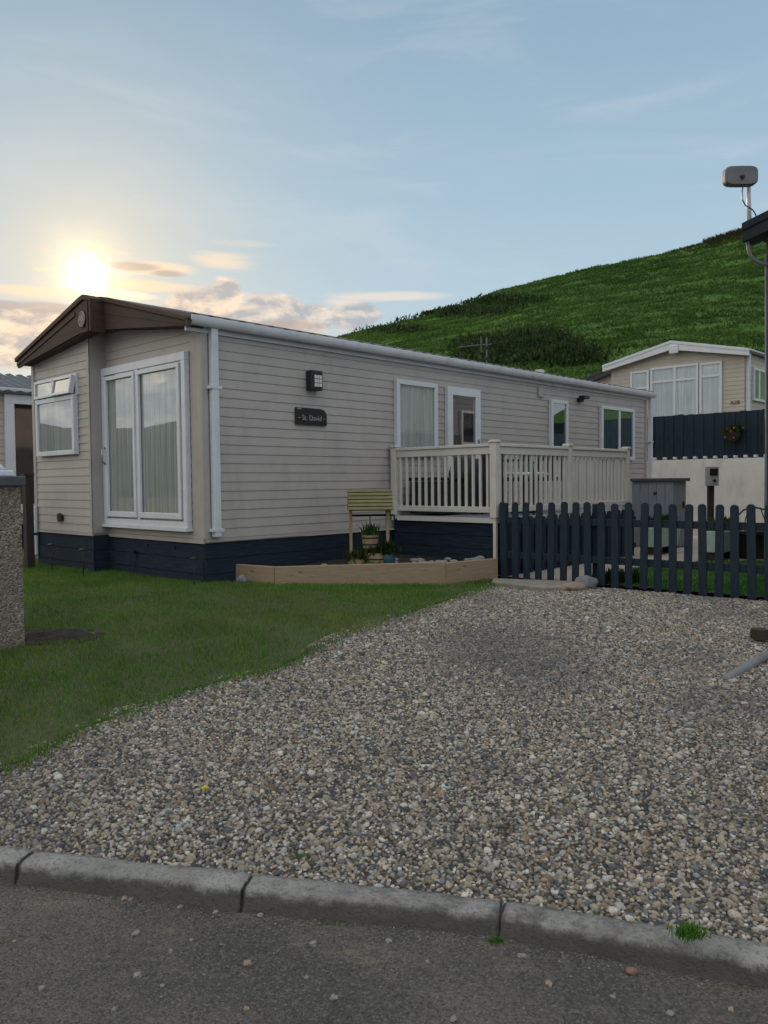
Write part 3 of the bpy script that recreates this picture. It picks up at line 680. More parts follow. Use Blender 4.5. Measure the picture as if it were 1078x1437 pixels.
# ================================================================== veranda deck
UD, VD, UE = 2.70, -1.62, 5.90
dk = thing('veranda_deck', 'cream railed veranda deck with navy skirting along the caravan side', 'deck', (UD, VD, .42), local=True)
build('floor', MB().box(UD+.03, UE, VD+.03, -.06, 1.05, 1.085), M['shed'], dk)
build('deck_edge', MB().box(UD, UD+.028, VD+.02, -.05, 1.03, 1.088).box(UD, UE, VD, VD+.028, 1.03, 1.088), M['deckw'], dk)
build('skirting', skirt_planks(lambda a, o, z: (UD+.035-o, a, z), VD+.06, -.06, .30, 1.028), M['navy'], dk)
build('skirting', skirt_planks(lambda a, o, z: (a, VD+.035-o, z), UD+.05, UE, .30, 1.028), M['navy'], dk)
build('skirting_trim', MB().box(UD-.008, UD+.03, VD-.008, VD+.03, .40, 1.03), M['deckw'], dk)
DO = Vector(OFF[dk.name])
post = build('post', MB().box(-.042, .042, -.042, .042, 0, .84), M['deckw'], dk, bevel=.006); OFF[post.name] = (0, 0, 0)
cap = build('cap', MB().box(-.055, .055, -.055, .055, .84, .858).prism([(-.045, -.045, .858), (.045, -.045, .858), (.045, .045, .858), (-.045, .045, .858)], (0, 0, .012)), M['deckw'], post, bevel=.005); cap.location = (0, 0, 0)
for i, (a, v) in enumerate(((UD+.03, -.09), (UD+.03, VD+.03), (4.30, VD+.03), (5.87, VD+.03), (5.87, -.09))):
    o = post if i == 0 else clone(post, dk)
    if i: clone(cap, o)
    o.location = Vector((a, v, 1.088))-DO
def rail(u0, u1, v0, v1):
    b = MB(); along_u = u1-u0 > v1-v0; w = .042
    if along_u: build('handrail', MB().box(u0, u1, v0-w, v0+w, 1.885, 1.918).box(u0, u1, v0-.025, v0+.025, 1.80, 1.885), M['deckw'], dk, bevel=.005); build('bottom_rail', MB().box(u0, u1, v0-.025, v0+.025, 1.145, 1.21), M['deckw'], dk, bevel=.004)
    else: build('handrail', MB().box(u0-w, u0+w, v0, v1, 1.885, 1.918).box(u0-.025, u0+.025, v0, v1, 1.80, 1.885), M['deckw'], dk, bevel=.005); build('bottom_rail', MB().box(u0-.025, u0+.025, v0, v1, 1.145, 1.21), M['deckw'], dk, bevel=.004)
rail(UD+.03, UD+.03, VD+.075, -.135); rail(UD+.075, 4.255, VD+.03, VD+.03); rail(4.345, 5.825, VD+.03, VD+.03); rail(5.87, 5.87, VD+.075, -.135)
bal = build('baluster', MB().box(-.014, .014, -.014, .014, 1.205, 1.805), M['deckw'], dk, bevel=.003)
spots = [(UD+.03, VD+.075+(i+.5)*(-.135-VD-.075)/14) for i in range(14)]+[(UD+.075+(i+.5)*1.48/14, VD+.03) for i in range(14)]+[(4.345+(i+.5)*1.48/14, VD+.03) for i in range(14)]+[(5.87, VD+.075+(i+.5)*(-.135-VD-.075)/10) for i in range(10)]
for i, (a, v) in enumerate(spots):
    o = bal if i == 0 else clone(bal, dk); o.location = Vector((a, v, 0))-DO
# furniture on the deck
DZ = 1.085
sb = thing('storage_bench', 'low black storage box on the deck under the wide window', 'storage box', (3.15, -.40, DZ), local=True)
build('body', MB().box(2.92, 3.62, -.66, -.16, DZ+.02, DZ+.42), M['charcoal'], sb, bevel=.01)
build('lid', MB().box(2.90, 3.64, -.68, -.14, DZ+.425, DZ+.47), M['black'], sb, bevel=.012)
def chair(u, v, rot, label):
    t = thing('garden_chair', label, 'chair', (u, v, DZ), local=True, group='black chairs on the deck'); t.rotation_euler.z += rot; OFF[t.name] = (0, 0, 0)
    build('seat', MB().box(-.24, .24, -.24, .24, .41, .46), M['charcoal'], t, bevel=.01)
    bk = MB(); 
    for k in range(5): bk.box(-.22+k*.095, -.16+k*.095, .22, .245, .46, .72)
    bk.box(-.24, .24, .215, .25, .69, .75); build('backrest', bk, M['charcoal'], t, bevel=.006)
    for x in (-.22, .22):
        for y in (-.22, .23): build('leg', MB().tube([(x, y, 0), (x, y, .42)], .016, 8), M['black'], t)
        build('armrest', MB().tube([(x, .23, .66), (x, -.2, .66), (x, -.22, .42)], .015, 8), M['black'], t)
    return t
bq = thing('covered_barbecue', 'dark covered barbecue standing on the deck between the window and the door', 'barbecue', (3.62, -.62, DZ), local=True)
cvb = MB(); cvb.prism([(3.36, -.84, DZ+.05), (3.92, -.84, DZ+.05), (3.90, -.82, DZ+.52), (3.80, -.80, DZ+.70), (3.48, -.80, DZ+.70), (3.38, -.82, DZ+.52)], (0, .42, 0))
M['cover'] = pm('dark_teal_cover', (.012, .03, .034), (.007, .018, .022), 6, .7, .5, 14, .02)
build('cover', cvb, M['cover'], bq, bevel=.03)
for a_ in (3.42, 3.86): build('wheel', MB().tube([(a_, -.80, DZ+.06), (a_, -.76, DZ+.06)], .06, 14), M['black'], bq)
chair(3.55, -1.2, rad(70), 'black slatted garden chair on the deck beside the storage box')
chair(4.75, -1.05, rad(-70), 'black slatted garden chair on the deck facing the bistro table')
tb = thing('bistro_table', 'small round table with patterned top on the deck before the door', 'table', (4.15, -1.05, DZ), local=True)
build('tabletop', MB().lathe([(.28, .48), (.30, .49), (.30, .51), (.28, .52)], (4.15, -1.05, DZ), 28), M['white'], tb)
build('pedestal', MB().tube([(4.15, -1.05, DZ), (4.15, -1.05, DZ+.48)], .03, 10).lathe([(.2, 0), (.2, .02), (.03, .06)], (4.15, -1.05, DZ)), M['black'], tb)
gp_ = thing('glazed_pot', 'teal glazed pot with a small plant on the round deck table', 'plant pot', (4.15, -1.05, DZ+.52), local=True)
build('pot', MB().lathe([(.05, 0), (.08, .06), (.085, .14), (.075, .15)], (4.15, -1.05, DZ+.52), 16), M['teal'], gp_, smooth=True)
pts = np.tile(np.array([[4.15, -1.05, DZ+.65]]), (90, 1))+RNG.normal(size=(90, 3))*np.array([.03, .03, .004]); blades_mesh('foliage', pts, RNG.uniform(.06, .15, 90), RNG.uniform(.012, .02, 90), M['leaf'], .9, gp_)

# ================================================================== picket fences
def picket_mb(h, w=.074, th=.02):
    pr = [(-w/2, 0), (w/2, 0), (w/2, h-w*.42)]+[(w/2*math.cos(t), h-w*.42+w*.42*math.sin(t)) for t in [math.pi*k/8 for k in range(1, 8)]]+[(-w/2, h-w*.42)]
    return MB().prism([(0, x, z) for x, z in pr], (th, 0, 0))
fA = Vector((1.275, 8.74, 0)); fB = Vector((3.36, 6.98, 0)); fd = (fB-fA).normalized(); fn = Vector((-fd.y, fd.x, 0))
if fn.y < 0: fn = -fn
frot = math.atan2(fd.y, fd.x)-math.pi/2     # local y runs along the fence, local x behind it
pf = thing('picket_fence', 'navy round topped picket fence across the back of the gravel drive', 'fence', (fA.x, fA.y, 0), rz=0); pf.rotation_euler.z = frot
# local frame: x -> perpendicular, y -> along
sgn = 1 if (Matrix.Rotation(frot, 3, 'Z') @ Vector((1, 0, 0))).dot(fn) > 0 else -1
pk = build('picket', picket_mb(.845), M['navyf'], pf, bevel=.003)
NP = 34
for i in range(NP):
    y = .055+i*.1425+random.uniform(-.004, .004)
    o = pk if i == 0 else clone(pk, pf)
    p = fA+fd*y; o.location = (-.02*sgn if sgn > 0 else .0, y, max(ground_z(p.x, p.y), .40)+random.uniform(.0, .012)); o.location.z = 1.272-.845+random.uniform(-.008, .008)-.0
    o.rotation_euler = (random.uniform(-.022, .022), 0, 0)
LEN = NP*.1425
for z in (.655, 1.035): build('rail', MB().box(*((.004, .045) if sgn > 0 else (-.045, -.004)), 0, LEN, z, z+.07), M['navyf'], pf, bevel=.003)
for y in (.0, 1.10, 2.75, 4.4): 
    xa, xb = (.05, .12) if sgn > 0 else (-.12, -.05)
    build('fence_post', MB().box(xa, xb, y-.035, y+.04, .35, 1.255), M['navyf'], pf, bevel=.004)
sf = thing('picket_fence', 'lower navy picket fence running back along the side of the deck', 'fence', (2.80, VD-.10, .42), local=True); SO = Vector(OFF[sf.name])
pk2 = build('picket', MB().prism([(x, 0, z) for x, z in [(-.042, 0), (.042, 0), (.042, .61)]+[(.042*math.cos(math.pi*k/6), .61+.036*math.sin(math.pi*k/6)) for k in range(1, 6)]+[(-.042, .61)]], (0, .02, 0)), M['navyf'], sf)
for i in range(23):
    o = pk2 if i == 0 else clone(pk2, sf); o.location = Vector((2.86+i*.134, VD-.10, .445+random.uniform(-.008, .008)))-SO
for z in (.55, .92): build('rail', MB().box(2.8, 5.95, VD-.078, VD-.04, z, z+.07), M['navyf'], sf)

# ================================================================== yard behind the fence
def yard(px, py, z=.45): d = ray(px, py); return EYE+d*((z-EYE.z)/d.z)
p = yard(921, 712, .45); p = at(922, 700, 12.3)
uS, vS = loc(p)
sh = thing('storage_shed', 'low grey plank garden store with a dark overhanging lid, past the deck', 'shed', (uS, vS, .44), local=True)
w_ = .42; zt = 1.5+(673-676)*12.3/1115
sd = MB(); 
for k in range(7): sd.box(uS+k*.06, uS+k*.06+.056, vS-.28, vS-.26, .46, zt)
build('side_panel', sd, M['shed'], sh)
sd = MB()
for k in range(5): sd.box(uS-.02, uS, vS-.27+k*.135, vS-.27+k*.135+.129, .46, zt)
build('front_panel', sd, M['shed'], sh)
build('body', MB().box(uS, uS+.415, vS-.258, vS+.40, .44, zt-.01), M['shed'], sh)
build('lid', MB().box(uS-.06, uS+.47, vS-.33, vS+.45, zt, zt+.05), M['slate'], sh, bevel=.008)
build('hinge', MB().box(uS-.03, uS-.018, vS-.0, vS+.05, zt-.2, zt-.17), M['black'], sh)
build('handle', MB().box(uS+.3, uS+.33, vS-.30, vS-.278, 1.05, 1.15), M['black'], sh)
pm_ = at(998, 745, 11.6)
mp = thing('meter_post', 'grey electricity meter box on a dark post before the white wall', 'meter post', (pm_.x, pm_.y, .43))
zb_ = 1.5-(682-672)*11.6/1115; zt_ = 1.5+(672-655)*11.6/1115
build('post', MB().box(pm_.x-.035, pm_.x+.045, pm_.y, pm_.y+.07, .4, zb_+.05), M['dwood'], mp, bevel=.004)
M['pebble'] = pm('grey_pebble', (.21, .20, .185), (.15, .145, .135), 30, .8)
M['meter'] = pm('grey_meter_box', (.33, .34, .34), (.27, .28, .28), 8, .5, dirt=.2)
mb_ = build('meter_box', MB().box(pm_.x-.075, pm_.x+.07, pm_.y-.1, pm_.y+.04, zb_, zt_), M['meter'], mp, bevel=.008)
build('window', MB().box(pm_.x-.065, pm_.x+.05, pm_.y-.108, pm_.y-.099, zb_+.15, zb_+.25), M['black'], mb_)
build('switch', MB().tube([(pm_.x, pm_.y-.125, zb_+.08), (pm_.x, pm_.y-.099, zb_+.08)], .02, 10), M['black'], mb_)
def trough(px, py, label, leaf):
    p = yard(px, py, .45); t = thing('trough_planter', label, 'planter', (p.x, p.y, .45), rz=RZ, group='pale green troughs in the yard')
    build('trough', MB().prism([(-.30, -.12, .1), (.30, -.12, .1), (.34, -.15, .38), (-.34, -.15, .38)], (0, .26, 0)), M['mint'], t, bevel=.012)
    for x in (-.22, .22): build('foot', MB().box(x-.05, x+.05, -.1, .12, 0, .1), M['dwood'], t)
    build('earth', MB().box(-.31, .31, -.13, .1, .37, .385), M['soil'], t)
    n = 500; pts = np.stack([RNG.uniform(-.3, .3, n), RNG.uniform(-.12, .1, n), np.full(n, .38)], 1)
    blades_mesh('foliage', pts, RNG.uniform(.06, .20, n), RNG.uniform(.02, .045, n), M[leaf], 1.0, t)
trough(928, 776, 'pale green trough of leafy plants in the yard, in front of the grey store', 'darkleaf')
trough(1012, 784, 'pale green trough of leafy plants below the electricity meter post', 'leaf')
gc = yard(1062, 800, .45)
wc = thing('wire_chair', 'black wire garden chair with curled back on the turf, at the right edge', 'chair', (gc.x, gc.y, .45), rz=rad(-20))
bk = MB().tube([(-.2, .2, .45), (-.22, .24, .58), (-.12, .26, .68), (0, .27, .71), (.12, .26, .68), (.22, .24, .58), (.2, .2, .45)], .011, 6)
for k in (-.1, 0, .1): bk.tube([(k*1.2, .2, .45), (k, .25, .58), (k*.6, .265, .70)], .007, 6)
build('backrest', bk, M['black'], wc); st = MB().tube([(-.2, .2, .45), (-.2, -.2, .45), (.2, -.2, .45), (.2, .2, .45)], .011, 6)
for k in range(7): st.tube([(-.18+k*.06, -.2, .45), (-.18+k*.06, .2, .45)], .006, 5)
build('seat', st, M['black'], wc)
for x in (-.2, .2):
    for y in (-.2, .2): build('leg', MB().tube([(x, y, .45), (x*1.15, y*1.1, 0)], .011, 6), M['black'], wc)
db = yard(1070, 788, .45)
dbx = thing('tool_box', 'small black box with a handle standing on the turf at the right', 'box', (db.x+.12, db.y+.5, .45), rz=.3)
build('body', MB().box(-.2, .2, -.15, .15, 0, .30), M['black'], dbx, bevel=.015); build('lid', MB().box(-.21, .21, -.16, .16, .305, .35), M['charcoal'], dbx, bevel=.012)
build('handle', MB().tube([(-.08, 0, .35), (-.08, 0, .40), (.08, 0, .40), (.08, 0, .35)], .012, 8), M['steel'], dbx)

# ================================================================== raised bed with the wishing well
q = [W(.42, .03), W(.42+.36, -.30), None, None]
pA = Vector((-1.565, 8.225, 0)); pB = gp(386, 820); pC = gp(626, 820); pD = Vector((1.24, 8.66, 0))
pb_ = thing('raised_bed', 'low raised bed edged with new softwood sleepers at the caravan foot', 'planter box', ((pB.x+pC.x)/2, (pB.y+pC.y)/2, .45))
def sleeper(a, b, z0, z1, th=.05, name='sleeper'):
    a, b = Vector(a), Vector(b); d = (b-a).normalized(); n = Vector((-d.y, d.x, 0)); a2 = Vector((a.x, a.y, 0)); b2 = Vector((b.x, b.y, 0))
    me = MB(); ln = (b2-a2).length; me.box(0, ln, 0, th, z0, z1)
    o = build(name, me, M['planter'], pb_, bevel=.006); o.location = Vector((a.x, a.y, 0))-Vector(OFF[pb_.name]); o.rotation_euler.z = math.atan2(d.y, d.x); return o
zt0 = .665
sleeper(pA, pB+Vector((-.012, .004, 0)), .40, zt0); sleeper(pB, pC, .40, zt0); sleeper(pC+Vector((.004, .004, 0)), pD, .38, zt0-.01)
bed_poly = [(pA.x, pA.y), (pB.x, pB.y+.03), (pC.x, pC.y+.03), (pD.x, pD.y), tuple(W(UD+.02, VD+.1).xy), tuple(W(UD+.02, -.03).xy), tuple(W(.4, -.02).xy)]
bs_ = sheet('bed_soil', bed_poly, 0, M['soil'], .15, lambda x, y: .60+.03*noise.noise(Vector((x*2, y*2, 0)))); kind(bs_, 'stuff')
for k in range(34):
    r = random.uniform(.025, .05)
    if k < 33:
        q_ = [Vector((*z_, 0)) for z_ in ((.02, pB.y+.16), (pC.x-.04, pC.y+.16), (pD.x-.18, pD.y-.12), (pD.x-.2, pD.y+.05), (.1, 8.9))]; a_, b_ = random.random(), random.random()
        i_ = random.randrange(1, 4); a_, b_ = (1-a_, 1-b_) if a_+b_ > 1 else (a_, b_); p = q_[0]+(q_[i_]-q_[0])*a_+(q_[i_+1]-q_[0])*b_; ti_ = min(1, max(0, (p.x-pC.x)/(pD.x-pC.x))); p.y = max(p.y, pC.y+(pD.y-pC.y)*ti_+.17); p.z = .622+.03*random.random()
    else: p = Vector((-.62, 8.1, .65)); r = .035
    o = rock('bed_stone', (r*1.25, r, r*.7), M['cobble'], k+40, 2, .25, at0=p); o.rotation_euler.z = random.uniform(0, 6)
    tag(o, 'pale grey cobble in the heap of stones in the raised bed below the deck' if k < 33 else 'single small pale stone in the raised bed left of the wishing well', 'stone', 'cobbles in the raised bed' if k < 33 else None)
# wishing well
wx = at(520, 790, 8.45); wz = .60
ww = thing('wishing_well', 'small wooden wishing well planter with a green slatted roof in the raised bed', 'wishing well', (wx.x, wx.y, wz), rz=rad(4))
kz = 8.45/1115
zr0, zr1 = 1.5+(678-717)*kz-wz, 1.5+(678-688)*kz-wz
rw = .235
rfm = MB()
for sg in (1, -1):
    for k in range(6):
        f0, f1 = k/6+.018, (k+1)/6-.022; ya, yb = sg*(-.17+.17*f0), sg*(-.17+.17*f1); za, zb = zr0+(zr1-zr0)*f0, zr0+(zr1-zr0)*f1
        rfm.prism([(-rw, ya, za), (-rw, ya-sg*.014, za+.008), (-rw, yb-sg*.014, zb+.008), (-rw, yb, zb)], (2*rw, 0, 0))
build('slat_gap_shade', MB().prism([(-rw+.02, -.16, zr0), (-rw+.02, 0, zr1-.012), (-rw+.02, .16, zr0)], (2*rw-.04, 0, 0)), M['dwood'], ww)  # dark wedge put under the slats so the gaps show as shade
build('roof', rfm, M['greenwood'], ww)
rfe = MB()
for x in (-rw+.01, rw-.03): rfe.prism([(x, -.16, zr0), (x, .16, zr0), (x, .0, zr1)], (.02, 0, 0))
build('gable', rfe, M['barrel'], ww)
for x, y in ((-.205, 0), (.185, -.04), (.19, .09)): build('post', MB().box(x-.016, x+.016, y-.02, y+.02, .0, zr0+.03), M['barrel'], ww, bevel=.003)
sp_ = build('spindle', MB().tube([(-.22, 0, zr0-.055), (.24, 0, zr0-.055), (.26, 0, zr0-.055), (.26, 0, zr0-.10), (.29, 0, zr0-.10)], .012, 8), M['black'], ww)
bk = MB().lathe([(.075, .20), (.095, .34)], (.0, -.02, 0), 18); bko = build('bucket', bk, M['barrel'], ww)
build('band', MB().lathe([(.083, .235), (.083, .25)], (0, -.02, 0), 18).lathe([(.092, .305), (.094, .32)], (0, -.02, 0), 18), M['black'], bko)
build('rope', MB().tube([(0, 0, zr0-.055), (0, -.02, .42)], .006, 6).tube([(-.09, -.02, .34), (0, -.02, .43), (.09, -.02, .34)], .004, 5), M['black'], ww)
n = 160; pts = np.stack([RNG.normal(0, .035, n), RNG.normal(-.02, .035, n), np.full(n, .33)], 1); blades_mesh('foliage', pts, RNG.uniform(.06, .16, n), RNG.uniform(.012, .022, n), M['leaf'], .7, ww)
bo = build('barrel_tub', MB().lathe([(.10, .0), (.125, .06), (.125, .10), (.115, .155), (.095, .155), (.095, .13)], (.07, -.05, 0), 22), M['barrel'], ww)
build('band', MB().lathe([(.127, .085), (.1275, .10)], (.07, -.05, 0), 22), M['black'], bo)
bo = build('barrel_tub', MB().lathe([(.095, .0), (.105, .05), (.10, .10), (.08, .10), (.08, .085)], (-.14, -.03, 0), 20), M['barrel'], ww)
for c, m_, k in (((-.13, -.04, .09), 'darkleaf', 420), ((.07, -.05, .14), 'darkleaf', 300), ((-.02, -.12, .0), 'leaf', 160)):
    pts = np.array([c])+RNG.normal(size=(k, 3))*np.array([.055, .05, .012]); blades_mesh('foliage', pts, RNG.uniform(.04, .12, k), RNG.uniform(.015, .03, k), M[m_], 1.2, ww)
tp = at(545, 785, 8.35); tpo = thing('blue_pot', 'small blue glazed pot with trailing leaves beside the wishing well', 'plant pot', (tp.x, tp.y, .60))
build('pot', MB().lathe([(.045, 0), (.07, .05), (.075, .13), (.06, .17), (.065, .18)], (tp.x, tp.y, .60), 18), M['teal'], tpo, smooth=True)
pts = np.array([[tp.x, tp.y, .76]])+RNG.normal(size=(240, 3))*np.array([.05, .05, .015]); blades_mesh('foliage', pts, RNG.uniform(.05, .15, 240), RNG.uniform(.012, .025, 240), M['darkleaf'], 1.1, tpo)

# ================================================================== kerb, road, ground
K = [Vector(p) for p in ((-3.15, 3.36, 0), (-2.28, 3.14, 0), (-1.398, 2.93, 0), (-.515, 2.735, 0), (.362, 2.562, 0), (1.215, 2.235, 0), (2.0, 1.77, 0), (2.75, 1.25, 0))]
KL = ['concrete kerb stone at the left edge of the photo, mostly outside it', 'concrete kerb stone left of the photo edge', 'long concrete kerb stone on the left, weeds in its left joint', 'middle concrete kerb stone with a black cracked joint at each end', 'concrete kerb stone below the grass tuft, right part of the row', 'concrete kerb stone bending out of the photo at the right edge', 'concrete kerb stone outside right']
prof = [(-.004, -.06), (-.004, .0), (.002, .045), (.004, .070), (.008, .086), (.016, .096), (.030, .101), (.058, .103), (.09, .104), (.122, .104), (.128, -.06)]
KH = [.086, .086, .086, .082, .066, .080, .085, .085]
for i in range(1, len(K)-2):
    a, b = K[i], K[i+1]; d = b-a; ln = d.length
    turn = lambda p, q: math.atan2(p.x*q.y-p.y*q.x, p.dot(q))
    m0, m1 = math.tan(-turn(a-K[i-1], d)/2), math.tan(-turn(d, K[i+2]-b)/2); ns = 60; mb = MB(); vs = []
    for k in range(ns+1):
        x = -.001+(ln+.002)*k/ns; e = min(k, ns-k)
        for (y, z) in prof:
            P = Vector((x+i*5, y*9, z*9)); nz = noise.noise(P*2.2)*.006+noise.noise(P*5)*.005+noise.noise(P*11)*.003
            ed = max(0, 1-e/1.6)*.014 if z > .03 else 0
            hz_ = (KH[i]*(1-k/ns)+KH[i+1]*k/ns)/.104 if z > 0 else 1; vs.append((x+y*(m1*k/ns-m0*(1-k/ns)), y*.9+(nz if y < .1 else 0)+ed*(1 if y < .06 else 0), z*hz_+(nz*.8 if z > 0 else 0)-ed))
    n = len(prof); fsx = [(k*n+j, k*n+j+1, (k+1)*n+j+1, (k+1)*n+j) for k in range(ns) for j in range(n-1)]
    fsx += [tuple(range(n)), tuple(range(ns*n+n-1, ns*n-1, -1))]
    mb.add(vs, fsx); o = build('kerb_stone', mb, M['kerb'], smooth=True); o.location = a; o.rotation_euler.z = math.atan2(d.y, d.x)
    tag(o, KL[i], 'kerb stone', 'kerb stones along the road')
kn = []
for i, p in enumerate(K):
    d = (K[min(i+1, len(K)-1)]-K[max(i-1, 0)]).normalized(); kn.append(p+Vector((-d.y, d.x, 0))*.108)
rp = [(p.x, p.y) for p in [K[0]+Vector((-9, 2, 0))]+K+[K[-1]+Vector((9, -6, 0))]]
rs = [(p[0], p[1]+.16) for p in rp]+[(14, -18), (-14, -18)]
kind(sheet('road', rs, 0, M['road'], .25, lambda x, y: .010*noise.noise(Vector((x*1.1, y*1.1, 0)))+.003*noise.noise(Vector((x*5, y*5, 3)))), 'structure')
gnd = [(-60, 16)]+[(p.x, p.y) for p in [K[0]+Vector((-9, 2.2, 0))]+kn+[K[-1]+Vector((9, -5.9, 0))]]+[(60, -12), (60, 26), (-60, 60)]
kind(sheet('ground', gnd, -.035, M['ground'], 1.0), 'structure')
edge = [gp(*q) for q in ((0, 1078), (58, 1050), (115, 1020), (200, 990), (260, 966), (320, 952), (380, 940), (430, 915), (480, 890), (540, 869), (600, 850), (660, 834), (692, 820))]
e2 = []
for a_, b_ in zip(edge[:-1], edge[1:]):
    for k in range(6):
        q_ = a_.lerp(b_, k/6); j_ = .018*noise.noise(Vector((q_.x*3.1, q_.y*3.1, 0)))+.02*noise.noise(Vector((q_.x*11, q_.y*11, 3))); e2.append(q_+Vector((.75, -.66, 0))*j_)
edge = e2+[edge[-1]]
E0 = [(-4.6, 4.35), (-2.9, 3.78)]+[(p.x, p.y) for p in edge]
kb = [(p.x, p.y) for p in kn]
fA2, fB2 = fA-fn*.0, fA+fd*5.2
grav_poly = kb+[(5.3, 3.0), (fB2.x, fB2.y), (fA.x, fA.y)]+[(a_-.06, b_+.05) for a_, b_ in E0[::-1]]+[(-4.4, 3.72)]
gravel = kind(sheet('gravel', grav_poly, -.012, M['bed'], .15, lambda x, y: ground_z(x, y)+.012*noise.noise(Vector((x*1.6, y*1.6, 1)))+.006*noise.noise(Vector((x*5, y*5, 2)))), 'stuff')
lawn_poly = E0+[(1.22, 8.62)]+[tuple(W(.45, -.25).xy), tuple(W(.0, .1).xy), tuple(W(.0, 4.6).xy), (-9, 12.0), (-9, 5.4)]
kind(sheet('lawn_ground', lawn_poly, -.004, M['soilgreen'], .2), 'structure')
def scatter_poly(poly, n):
    P = np.array(poly); x = RNG.uniform(P[:, 0].min(), P[:, 0].max(), n); y = RNG.uniform(P[:, 1].min(), P[:, 1].max(), n)
    k = inside(poly, x, y); return x[k], y[k]
x, y = scatter_poly(lawn_poly, 520000)
soilc = gp(74, 893)
nz = np.array([noise.noise(Vector((a*2.4, b*2.4, 5))) for a, b in zip(x, y)])
inview = (x/np.maximum(y, .1) > -.56)
hole = ((x-soilc.x)/.34)**2+((y-soilc.y)/.17)**2 > 1+.9*nz
# thinner towards the stones and where it is worn
Ea = np.array(E0); dmin = np.full(len(x), 9.0)
for i in range(len(Ea)-1):
    a, b = Ea[i], Ea[i+1]; ab = b-a; t = np.clip(((x-a[0])*ab[0]+(y-a[1])*ab[1])/(ab@ab), 0, 1)
    dmin = np.minimum(dmin, np.hypot(x-a[0]-t*ab[0], y-a[1]-t*ab[1]))
keep = inview & hole & (RNG.random(len(x)) < np.clip(.45+dmin*2.6, 0, 1)) & (RNG.random(len(x)) < np.clip(1.0+nz*.8, .5, 1))
x, y, nz = x[keep], y[keep], nz[keep]
print('lawn blades', len(x))
P = np.stack([x, y, gz_np(x, y)-.004], 1)
g_ = blades_mesh('lawn_grass', P, RNG.uniform(.018, .042, len(x))*(1+.4*nz), RNG.uniform(.0025, .0048, len(x)), M['lawn'], 1.0); kind(g_, 'stuff')
# stray grass reaching into the stones
n = 2600; i = RNG.integers(2, len(Ea)-1, n); t = RNG.random(n); q = Ea[i]*(1-t)[:, None]+Ea[np.minimum(i+1, len(Ea)-1)]*t[:, None]+np.abs(RNG.normal(0, .07, n))[:, None]*np.array([.6, -.8])
P = np.stack([q[:, 0], q[:, 1], gz_np(q[:, 0], q[:, 1])], 1); kind(blades_mesh('edge_grass', P, RNG.uniform(.02, .05, n), RNG.uniform(.003, .005, n), M['lawn'], 1.0), 'stuff')
# bare soil beside the pebbledash wall
sp = [(soilc.x+.42*math.cos(t)*(1+.2*noise.noise(Vector((math.cos(t)*2, math.sin(t)*2, 0)))), soilc.y+.23*math.sin(t)*(1+.25*noise.noise(Vector((math.cos(t)*2, math.sin(t)*2, 4))))) for t in [2*math.pi*k/26 for k in range(26)]]
kind(sheet('bare_soil', sp, .024, M['soil'], .05, lambda x, y: ground_z(x, y)-.026+.034*max(0, 1-((x-soilc.x)/.36)**2-((y-soilc.y)/.19)**2)+.016*noise.noise(Vector((x*9, y*9, 0)))+.018*noise.noise(Vector((x*26, y*26, 0)))), 'stuff')
# yard behind the fence
fy = [fA+fn*.03, fA+fd*6+fn*.03]
pave = [(fA.x+.02, fA.y+.05), tuple((fA+fd*6+fn*.03).xy), tuple(W(UW, -10).xy), tuple(W(UW, 1).xy), tuple(W(10.2, .1).xy), tuple(W(2.7, .05).xy)]
kind(sheet('yard_paving', pave, 0, M['paving'], .6, lambda x, y: .443), 'structure')
ta, tb2 = fA+fd*1.28+fn*.05, fA+fd*5.6+fn*.05
tc, td = yard(1180, 786, .45), yard(890, 797, .45)
turf = [tuple(ta.xy), tuple(tb2.xy), (tc.x, tc.y), tuple(yard(985, 788, .45).xy), (td.x, td.y)]
kind(sheet('turf', turf, 0, M['turfblade'], .4, lambda x, y: .450), 'structure')
x, y = scatter_poly(turf, 60000); P = np.stack([x, y, np.full(len(x), .45)], 1)
kind(blades_mesh('turf_grass', P, RNG.uniform(.015, .03, len(x)), RNG.uniform(.005, .009, len(x)), M['turfblade'], 1.0), 'stuff')
# terrace above the wall
kind(sheet('terrace', [tuple(W(UW+.2, -14).xy), tuple(W(UW+.2, 9).xy), tuple(W(60, 40).xy), tuple(W(60, -60).xy)], 0, M['ground'], 3, lambda x, y: 1.9), 'structure')

